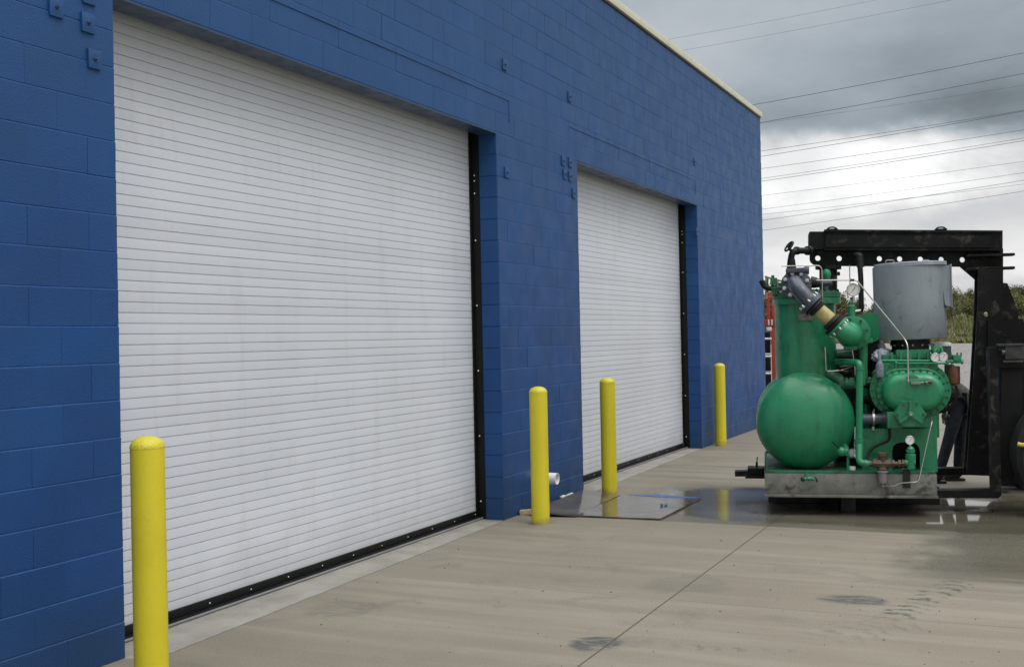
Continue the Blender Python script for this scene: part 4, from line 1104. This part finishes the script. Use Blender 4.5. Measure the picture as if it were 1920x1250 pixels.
def post(bm):
    r = S(16.5, FD); add_cyl(bm, L(1553, 560, FD - .15), L(1553, 500, FD - .15), r, seg=26); add_cyl(bm, L(1553, 505, FD - .15), L(1553, 498, FD - .15), r * 1.45, seg=26)
    add_cyl(bm, L(1570, 513, FD - .2), L(1575, 513, FD - .2), .02, seg=10)
tpart('hanger_post', BLKFRAME, post, fr)
# pipe stub that hangs from the plate
tpart('vent_hook', BLACK, lambda bm: add_tube(bm, [L(1604, 480, FD - .15), L(1612, 479, FD - .18), L(1614, 500, FD - .2)], .04, .04, 12), fr)
# forks
def fork(dn, xtip, ytip, xh, yh, ysh, th=.075, wd=.16):
    bm = new(); a = L(xtip, ytip, dn); c_ = L(xh, yh, dn); s0 = L(xh, ysh, dn)
    q = [a + Vector((0, 0, .012)), a, c_ + Vector((-.03, 0, 0)), c_ + Vector((0, 0, .03)), Vector((c_.x, dn, s0.z)), Vector((c_.x - th, dn, s0.z)), Vector((c_.x - th, dn, c_.z + th)), Vector((a.x, dn, a.z + .055))]
    add_prism(bm, q, (0, wd, 0)); return link('fork', bm, BLKFRAME, truck)
fork(.30, 1500, 931, 1878, 934, 650); fork(1.75, 1378, 893, 1866, 890, 640)
bm = new(); a, c_ = L(1378, 893.5, 1.70), L(1432, 878, 1.70)
add_cyl(bm, L(1419, 877, 1.8), L(1419, 866, 1.8), .012, seg=8); add_cyl(bm, L(1419, 868, 1.8), L(1420, 856, 1.8), .006, seg=8)
add_box(bm, L(1402, 885, 1.72).x, L(1436, 885, 1.72).x, 1.70, 1.95, L(1420, 893, 1.72).z, L(1420, 877, 1.72).z, .004); add_box(bm, L(1397, 885, 1.66).x, L(1440, 885, 1.66).x, 1.66, 1.70, L(1420, 896, 1.7).z, L(1420, 891, 1.7).z, .003)
link('fork_stop', bm, BLKFRAME, truck)
# mast
def mast(bm):
    for d0 in (.38, 1.62):
        for a_, c_ in (((1878, 682), (1871, 912)), ):
            q = [(1880, 672), (1918, 672), (1917, 760), (1901, 912), (1869, 911), (1875, 780)]
            add_prism(bm, [L(*p_, d0) for p_ in q], (0, .16, 0))
    for z0, z1 in ((655, 690),):
        a, c_ = L(1866, z1, .3), L(1925, z0, .3); add_box(bm, a.x, c_.x, .31, .75, a.z, c_.z, .01)
    for d0 in (.45, 1.6):
        a, c_ = L(1930, 560, d0), L(1952, 430, d0); add_box(bm, a.x, c_.x, d0, d0 + .14, .25, c_.z + .1, .01)
    add_box(bm, L(1960, 560, 1.6).x, L(1980, 560, 1.6).x, .6, 1.6, 2.35, 2.5, .01)
ms = tpart('mast', BLACK, mast)
tpart('carriage_bracket', mat('scuffed dark bracket', (.035, .038, .037), .45, var=.4, vscale=12, dirt=(.2, .2, .18), dirt_amt=.05, dscale=14), lambda bm: (add_box(bm, L(1883, 660, .28).x, L(1921, 660, .28).x, .24, .30, L(1900, 673, .28).z, L(1900, 647, .28).z, .006), add_box(bm, L(1873, 646, .2).x, L(1921, 646, .2).x, .22, .34, L(1900, 648, .28).z, L(1900, 644, .28).z, .003), add_cyl(bm, L(1878, 661, .24), L(1884, 661, .24), .028, seg=12), add_box(bm, L(1883, 676, .2).x, L(1921, 676, .2).x, .24, .30, L(1900, 679, .28).z, L(1900, 675, .28).z, .003)), ms)
# wheels and body beyond the frame
def wheelf(x_, d0, rr=.56):
    c_ = Vector((x_, d0, rr)); bm = new()
    prof = [(rr * .55, 0), (rr * .62, -.01), (rr * .9, -.012), (rr * .985, .03), (rr, .08), (rr, .27), (rr * .985, .32), (rr * .9, .362), (rr * .62, .36), (rr * .55, .35)]
    add_lathe(bm, c_, (0, 1, 0), prof, 48); wh = link('wheel', bm, RUBBER, truck)
    bm = new(); add_lathe(bm, c_, (0, 1, 0), [(.05, -.03), (.10, -.03), (.12, .02), (.2, .03), (.3, .03), (.31, -.004), (.30, .36)], 32); link('rim', bm, mat('wheel rim paint', (.5, .36, .04), .5), wh)
wx = L(1904, 870, .0).x + .56
for x_ in (wx, wx + 2.1):
    for d0 in (-.02, 1.85): wheelf(x_, d0, .56 if x_ == wx else .50)
def bodyf(bm):
    x0 = wx + .55; add_box(bm, x0 + .75, x0 + 2.9, .1, 2.1, .35, 1.35, .06); add_box(bm, x0 + 2.0, x0 + 2.95, .15, 2.05, 1.35, 1.65, .08); add_box(bm, x0 + .1, x0 + .75, .42, 1.8, .4, .9, .03)
    for xx in (x0 + .8, x0 + 2.1):
        for yy in (.2, 1.93): add_box(bm, xx + .6, xx + .67, yy, yy + .07, 1.3, 2.35, .01)
    add_box(bm, x0 + 1.36, x0 + 2.8, .15, 2.05, 2.351, 2.42, .02); add_box(bm, x0 + 1.2, x0 + 1.75, .85, 1.35, 1.35, 1.5, .04); add_box(bm, x0 + 1.65, x0 + 1.78, .85, 1.35, 1.5, 1.95, .04)
tpart('chassis', mat('dark truck paint', (.012, .012, .011), .4), bodyf)
tpart('yellow_hose', mat('yellow hose', (.5, .36, .06), .45), lambda bm: add_tube(bm, [L(1908, 832, -.05), L(1916, 834, -.06), L(1950, 832, -.05)], .02, .03, 10))

# ============================================================ PERSON
def skinmesh(name, verts, edges, radii, m, parent, root=0, sub=2):
    me = bpy.data.meshes.new(name); r = parent
    while r is not None and r.parent is not None: r = r.parent
    off = OFF.get(r.name, Vector()) if r is not None else Vector()
    me.from_pydata([Vector(v) - off for v in verts], edges, [])
    o = bpy.data.objects.new(name, me); col.objects.link(o)
    sk = o.modifiers.new('skin', 'SKIN'); sk.use_smooth_shade = True
    for k, rr in enumerate(radii):
        sv = me.skin_vertices[0].data[k] if me.skin_vertices else None
        if sv: sv.radius = (rr if isinstance(rr, tuple) else (rr, rr)); sv.use_root = (k == root)
    ss = o.modifiers.new('sub', 'SUBSURF'); ss.levels = ss.render_levels = sub
    dg = bpy.context.evaluated_depsgraph_get(); em = bpy.data.meshes.new_from_object(o.evaluated_get(dg))
    bpy.data.objects.remove(o)
    em.materials.clear(); em.materials.append(m)
    for p_ in em.polygons: p_.use_smooth = True
    o = bpy.data.objects.new(name, em); col.objects.link(o); o.parent = parent
    return o
def sk_mesh(name, verts, edges, radii, m, parent, root=0, sub=2):
    return skinmesh(name, verts, edges, radii, m, parent, root, sub)
PD = 2.55
pers = mthing('person', 'person in dark jeans and patterned grey jacket bending down behind the compressor', 'person', (L(1790, 893, PD).x, PD, 0))
def addskin(me): pass
hip = L(1803, 752, PD); hl = hip + Vector((-.05, -.08, -.02)); hr_ = hip + Vector((.05, .08, -.02))
kl = L(1780, 808, PD) + Vector((0, -.12, 0)); kr = L(1803, 818, PD) + Vector((0, .06, 0))
al = Vector((L(1760, 880, PD - .1).x, PD - .14, .10)); ar = Vector((L(1799, 880, PD).x, PD + .10, .10))
chest = L(1765, 722, PD); neck_ = L(1728, 722, PD); head = L(1713, 736, PD)
sL = chest + Vector((-.02, -.17, .0)); sR = chest + Vector((-.02, .17, .0))
eL = L(1760, 752, PD) + Vector((0, -.2, 0)); hL = L(1768, 775, PD) + Vector((0, -.12, 0)); eR = L(1742, 770, PD) + Vector((0, .2, 0)); hR = L(1752, 800, PD) + Vector((0, .1, 0))
V_ = [hip, hip.lerp(chest, .5), chest, neck_, head, sL, eL, hL, sR, eR, hR, hl, kl, al, hr_, kr, ar, al + Vector((-.14, -.02, -.05)), ar + Vector((-.14, -.02, -.05)), head.lerp(neck_, -.5)]
E_ = [(0, 1), (1, 2), (2, 3), (3, 4), (4, 19), (2, 5), (5, 6), (6, 7), (2, 8), (8, 9), (9, 10), (0, 11), (11, 12), (12, 13), (13, 17), (0, 14), (14, 15), (15, 16), (16, 18)]
r_ = [.13, .125, .12, .055, .09, .07, .045, .03, .07, .045, .03, .09, .06, .04, .09, .06, .04, .035, .035, .075]
sk_mesh('body', V_, E_, r_, SKIN, pers)
sk_mesh('jacket', [hip + (hip - chest).normalized() * .10 + Vector((0, 0, .02)), hip.lerp(chest, .5) + Vector((0, 0, .01)), chest, chest.lerp(neck_, .5), sL, eL, eL.lerp(hL, .85), sR, eR, eR.lerp(hR, .85)],
        [(0, 1), (1, 2), (2, 3), (2, 4), (4, 5), (5, 6), (2, 7), (7, 8), (8, 9)], [.165, .16, .155, .09, .10, .065, .05, .10, .065, .05], JACKET, pers)
sk_mesh('trousers', [hip + (hip - chest).normalized() * .02, hl, kl, al + Vector((0, 0, .02)), hr_, kr, ar + Vector((0, 0, .02))], [(0, 1), (1, 2), (2, 3), (0, 4), (4, 5), (5, 6)], [.125, .10, .072, .055, .10, .072, .058], JEANS, pers)
for a in (al, ar):
    bm = new(); add_box(bm, a.x - .20, a.x + .07, a.y - .055, a.y + .055, .002, .03, .008)
    add_tube(bm, [a + Vector((.01, 0, .08)), a + Vector((.0, 0, -.03)), a + Vector((-.15, 0, -.055))], .055, .06, 14)
    link('boot', bm, BOOT, pers)
for h_, e_ in ((hL, eL), (hR, eR)):
    bm = new(); dr = (h_ - e_).normalized(); _, u, v = basis(dr)
    add_ball(bm, h_ + dr * .03, .042, (1, .7, 1), 12)
    for k in range(4):
        s = (k - 1.5) * .021; p0 = h_ + dr * .05 + u * s; L1 = (.06, .072, .068, .052)[k]
        add_tube(bm, [p0, p0 + dr * L1 * .6 + v * .01, p0 + dr * L1 + v * .03], .0095, .02, 8)
    add_tube(bm, [h_ + dr * .01 + u * .035, h_ + dr * .04 + u * .06 + v * .01, h_ + dr * .07 + u * .058 + v * .03], .011, .02, 8)
    link('glove', bm, mat('grey work glove', (.13, .14, .15), .8), pers)
bm = new(); add_ball(bm, head + Vector((0.01, 0, .015)), .105, (1.0, .85, .95), 20); link('hair', bm, HAIR, pers)

# ============================================================ RED LIFT MACHINE BEHIND THE CORNER
RD = 11.6
lift = mthing('ladder_lift', 'narrow red and black lift machine beyond the corner of the blue building', 'lift machine', (L(1449, 740, RD).x, RD, 0))
def lp(name, m, fn): bm = new(); fn(bm); return (split_link if name in ('pale_rung', 'power_unit', 'wheel') else link)(name, bm, m, lift)
def ladder(bm):
    for x_ in (1441, 1450): add_box(bm, L(x_, 600, RD).x - .03, L(x_, 600, RD).x + .03, RD, RD + .08, L(1450, 612, RD).z, L(1450, 548, RD).z, .004)
    for k in range(12): y_ = 552 + k * 5; add_box(bm, L(1441, y_, RD).x, L(1450, y_, RD).x, RD + .02, RD + .05, L(1450, y_ + 1, RD).z, L(1450, y_, RD).z)
    for d_ in (0, .9): add_box(bm, L(1448, 700, RD).x, L(1456, 700, RD).x, RD + d_, RD + d_ + .12, L(1450, 740, RD).z, L(1450, 612, RD).z, .006)
    add_box(bm, L(1434, 606, RD).x, L(1462, 606, RD).x, RD - .02, RD - .001, L(1450, 612, RD).z, L(1450, 598, RD).z, .004)
lp('ladder_frame', RED, ladder)
def labels(bm):
    for x_ in (1440, 1446, 1453): add_box(bm, L(x_, 603, RD).x, L(x_ + 2.5, 603, RD).x, RD - .03, RD - .022, L(1450, 609, RD).z, L(1450, 599, RD).z)
    add_box(bm, L(1437, 615, RD).x, L(1447, 615, RD).x, RD - .03, RD + .05, L(1450, 620, RD).z, L(1450, 613, RD).z, .004)
    for y_ in (634, 667, 699): add_cyl(bm, L(1434, y_ + 1, RD), L(1447, y_ + 1, RD), .02, seg=8)
lp('pale_rung', PVC, labels)
lp('power_unit', DARK, lambda bm: [add_box(bm, L(1430, 700, RD + .2).x, L(1446, 700, RD + .2).x, RD + .2, RD + 1.1, L(1450, y1, RD).z, L(1450, y0, RD).z, .02) for y0, y1 in ((622, 662), (666, 696), (700, 745))])
def rails(bm):
    y0, y1 = 518, 560
    for x_ in (1437, 1458, 1470): add_cyl(bm, L(x_, y1, RD), L(x_, y0 + (x_ - 1437) * .3, RD), .022, seg=8)
    for y_ in (y0, 536): add_tube(bm, [L(1434, y_, RD), L(1440, y_ + 2, RD), L(1470, y_ + 10, RD)], .02, .02, 8)
lp('platform_rail', mat('dull yellow rail', (.30, .24, .12), .5), rails)
lp('wheel', RUBBER, lambda bm: [add_cyl(bm, Vector((L(x_, 700, RD).x, RD + d_, .3)), Vector((L(x_, 700, RD).x, RD + d_ + .2, .3)), .3, seg=24) for x_ in (1450, 1478) for d_ in (-.1, 1.0)])

# ============================================================ VEGETATION
def leafmat(name, a, c_):
    m = bpy.data.materials.new(name); m.use_nodes = True; n = NT(m.node_tree); b = n.n['Principled BSDF']
    co = n.new('ShaderNodeTexCoord').outputs['Object']; f = n.noise(co, 1.1, 5, .7)
    n.put(b.inputs['Base Color'], n.mix(n.rng(f, .35, .65), a, c_)); b.inputs['Roughness'].default_value = .7
    b.inputs['Subsurface Weight'].default_value = 0
    return m
LM = [leafmat('olive leaves', (.075, .088, .024), (.155, .155, .052)), leafmat('dark leaves', (.034, .046, .016), (.085, .09, .034)), leafmat('autumn leaves', (.095, .085, .028), (.19, .16, .06))]
def make_tree(name, h, w_, dens, leaf, lm, rs, label, cat, sparse=False):
    rr = random.Random(rs); t = thing(name, label, cat); bm = new()
    n_ = 7; pts = []; x = y = 0
    for k in range(n_): pts.append(Vector((x, y, h * .85 * k / (n_ - 1)))); x += rr.uniform(-.06, .06) * h * .3; y += rr.uniform(-.06, .06) * h * .3
    r0 = h * .016 + .02; add_tube(bm, pts, r0, 0, 8, radii=[r0 * (1 - .85 * k / (n_ - 1)) for k in range(n_)])
    tips = []
    for k in range(13 if not sparse else 11):
        f = rr.uniform(.18, .95); i = f * (n_ - 1); p0 = pts[int(i)].lerp(pts[min(int(i) + 1, n_ - 1)], i % 1)
        a = rr.uniform(0, 6.28); ln = w_ * .5 * (1.15 - .75 * f) * rr.uniform(.6, 1.1)
        p1 = p0 + Vector((math.cos(a) * ln, math.sin(a) * ln, ln * rr.uniform(.3, .9))); mid_ = p0.lerp(p1, .5) + Vector((0, 0, -.05 * ln))
        add_tube(bm, [p0, mid_, p1], .02, 0, 5, radii=[r0 * .35, r0 * .22, r0 * .08]); tips += [p1, p0.lerp(p1, .65), p0.lerp(p1, .35)]
    tips += [pts[-1], pts[-2]]
    link('trunk', bm, BARK, t)
    bm = new()
    for k in range(dens):
        c_ = rr.choice(tips) + Vector((rr.gauss(0, 1), rr.gauss(0, 1), rr.gauss(0, 1))) * w_ * (.10 if not sparse else .07)
        for q in range(6):
            p = c_ + Vector((rr.gauss(0, 1), rr.gauss(0, 1), rr.gauss(0, .8))) * leaf * 1.6
            if p.z < .15: p.z = .15
            u = Vector((rr.gauss(0, 1), rr.gauss(0, 1), rr.gauss(0, 1))).normalized(); v = u.cross(Vector((rr.gauss(0, 1), rr.gauss(0, 1), rr.gauss(0, 1)))).normalized()
            s = leaf * rr.uniform(.5, 1.1); vs = [bm.verts.new(p + u * s), bm.verts.new(p + v * s * .6), bm.verts.new(p - u * s), bm.verts.new(p - v * s * .6)]
            bm.faces.new(vs)
    link('crown', bm, lm, t, smooth=False)
    return t
kinds = [('broadleaf_tree', 8.0, 6.5, 1100, .20, LM[1], 3, False), ('bush', 3.6, 4.6, 750, .17, LM[0], 5, False), ('sapling', 6.2, 2.6, 150, .16, LM[0], 9, True), ('broadleaf_tree', 7.0, 6.0, 900, .20, LM[2], 14, False)]
protos = {}
def plant(kind, px, dist, ytop, label, group='trees and bushes at the far edge of the field'):
    v = ray(px, 616); v = Vector((v.x, v.y, 0)).normalized(); p = Vector((O.x, O.y, 0)) + v * dist
    k = kinds[kind]; hs = max(.8, (616 - ytop) / FPX * dist * v.dot(CF) + O.z - terr(p.x, p.y))
    if kind not in protos: o = make_tree(k[0], k[1], k[2], k[3], k[4], k[5], k[6], label, k[0].replace('_', ' ').replace('broadleaf ', ''), k[7]); protos[kind] = o
    else: o = copy_tree(protos[kind])
    o.location = (p.x, p.y, terr(p.x, p.y) - .05); s = hs / k[1]; o.scale = (s * rnd.uniform(.9, 1.2), s * rnd.uniform(.9, 1.2), s); o.rotation_euler = (0, 0, rnd.uniform(0, 6.28))
    o['label'] = label; o['category'] = {'broadleaf_tree': 'tree', 'bush': 'bush', 'sapling': 'sapling'}[k[0]]; o['group'] = group
    return o
GL = 'dense bushy growth on the far side of the field'
tl = [(2, 1786, 95, 522, 'thin leafy sapling right of the grey canister, between it and the black column'),
      (2, 1823, 110, 530, 'thin sapling just left of the black column top'), (2, 1904, 120, 532, 'sapling standing up over the bushes right of the black column'),
      (0, 1777, 190, 549, 'dark tree right behind the grey canister edge'), (0, 1816, 200, 549, 'low dark tree left of the black column'),
      (3, 1797, 170, 546, 'yellow green tree between canister and black column'), (0, 1896, 170, 540, 'dark tree seen right of the black column gusset'),
      (0, 1917, 130, 537, 'dark tree at the right edge of the photo'), (3, 1880, 150, 556, 'olive tree behind the black column'),
      (3, 1586, 80, 548, 'brownish tree behind the large pressure gauge'), (0, 1570, 150, 562, 'dark tree behind the green column tank'),
      (3, 1612, 110, 556, 'brownish low tree left of the grey canister'), (0, 1632, 140, 578, 'dark low tree hugging the left side of the grey canister'),
      (3, 1452, 72, 528, 'brownish tree behind the red lift machine'), (0, 1474, 120, 545, 'dark tree behind the lever valve'), (0, 1440, 110, 545, 'dark tree by the far corner of the blue building')]
for k, px, ds, h_, lb in tl: plant(k, px, ds, h_, lb)
for k, (px, ds, h_) in enumerate([(1772, 100, 566), (1788, 112, 562), (1802, 118, 558), (1818, 108, 566), (1832, 115, 560), (1892, 108, 556), (1906, 100, 562), (1924, 104, 560), (1780, 128, 560), (1812, 135, 555), (1560, 90, 572), (1596, 96, 574), (1625, 92, 584), (1650, 100, 570), (1448, 80, 570), (1463, 84, 566)]):
    plant(1, px, ds, h_, 'one of the rounded olive bushes lining the far edge of the grass field', 'olive bushes lining the field')
# wild grass
bm = new(); rr = random.Random(31)
for k in range(26000):
    ang = R(rr.uniform(-8.5, 8.5)) if rr.random() < .0 else None
    px = rr.uniform(1420, 1960); dist = 61 + 50 * rr.random() ** 1.5
    v = ray(px, 616); v = Vector((v.x, v.y, 0)).normalized(); p = Vector((O.x, O.y, 0)) + v * dist
    if p.x < gedge(p.y): continue
    z = terr(p.x, p.y) - .03; h_ = rr.uniform(.08, .30) * (1.4 if 72 < dist < 79 else 1); a = rr.uniform(0, 6.28); w2 = rr.uniform(.03, .09)
    u = Vector((math.cos(a), math.sin(a), 0)) * w2
    bm.faces.new([bm.verts.new(p + u + Vector((0, 0, z))), bm.verts.new(p - u + Vector((0, 0, z))), bm.verts.new(p + Vector((rr.uniform(-.15, .15), rr.uniform(-.15, .15), z + h_)))])
tag(link('wild_grass', bm, leafmat('dry grass blades', (.085, .10, .028), (.17, .16, .065)), smooth=False), 'wild grass covering the field beyond the gravel', 'grass', kind='stuff')

# ============================================================ POWER LINES
PL = [((1254, 74), (1644, 0)), ((1280, 95), (1786, 0)), ((1406, 198), (1920, 99.5)), ((1421.5, 231), (1920, 138)), ((1505, 221), (1920, 160)), ((1425.6, 283.6), (1920, 207)), ((1425.6, 293.7), (1920, 208.5)),
      ((1427, 316.5), (1920, 243.7)), ((1427, 335), (1920, 258.8)), ((1427, 340), (1920, 264)), ((1427.6, 366.8), (1920, 302.7)), ((1429, 392.4), (1920, 323.8)), ((1430.5, 402), (1920, 345.3)), ((1430.5, 413), (1920, 338)), ((1431.7, 431.9), (1920, 358.3))]
names = ['topmost', 'second', 'third', 'fourth', 'fifth', 'sixth', 'seventh', 'eighth', 'ninth', 'tenth', 'eleventh', 'twelfth', 'thirteenth', 'fourteenth at the right edge', 'lowest']
thick = [.3, .3, 1.0, 1.0, .25, .8, .9, .75, .7, .9, .6, .6, .55, .85, .85]
for i, ((a, c_), nm, th) in enumerate(zip(PL, names, thick)):
    D0 = 92 + i * 1.5; P0 = O + ray(*a) * D0; P1 = O + ray(*c_) * (D0 + 5 - i * .3)
    # level spans: keep the true direction of each wire but run it past both ends of the view
    d_ = P1 - P0; Q0, Q1 = P0 - d_ * 1.2, P1 + d_ * 1.2; mid_ = (Q0 + Q1) / 2; bm = new(); hl_ = (Q1 - Q0).length
    pts = []
    for k in range(25):
        t_ = k / 24; p = Q0.lerp(Q1, t_); s0 = (t_ - 1.2 / 3.4) * (t_ - 2.2 / 3.4); p.z += s0 * 3.0; pts.append(p - mid_)
    add_tube(bm, pts, .017 * th + .004, 0, 6)
    o = link('power_cable', bm, CABLE); o.location = mid_
    tag(o, nm + ' of the thin power lines crossing the cloudy sky', 'power line', 'power lines crossing the sky')
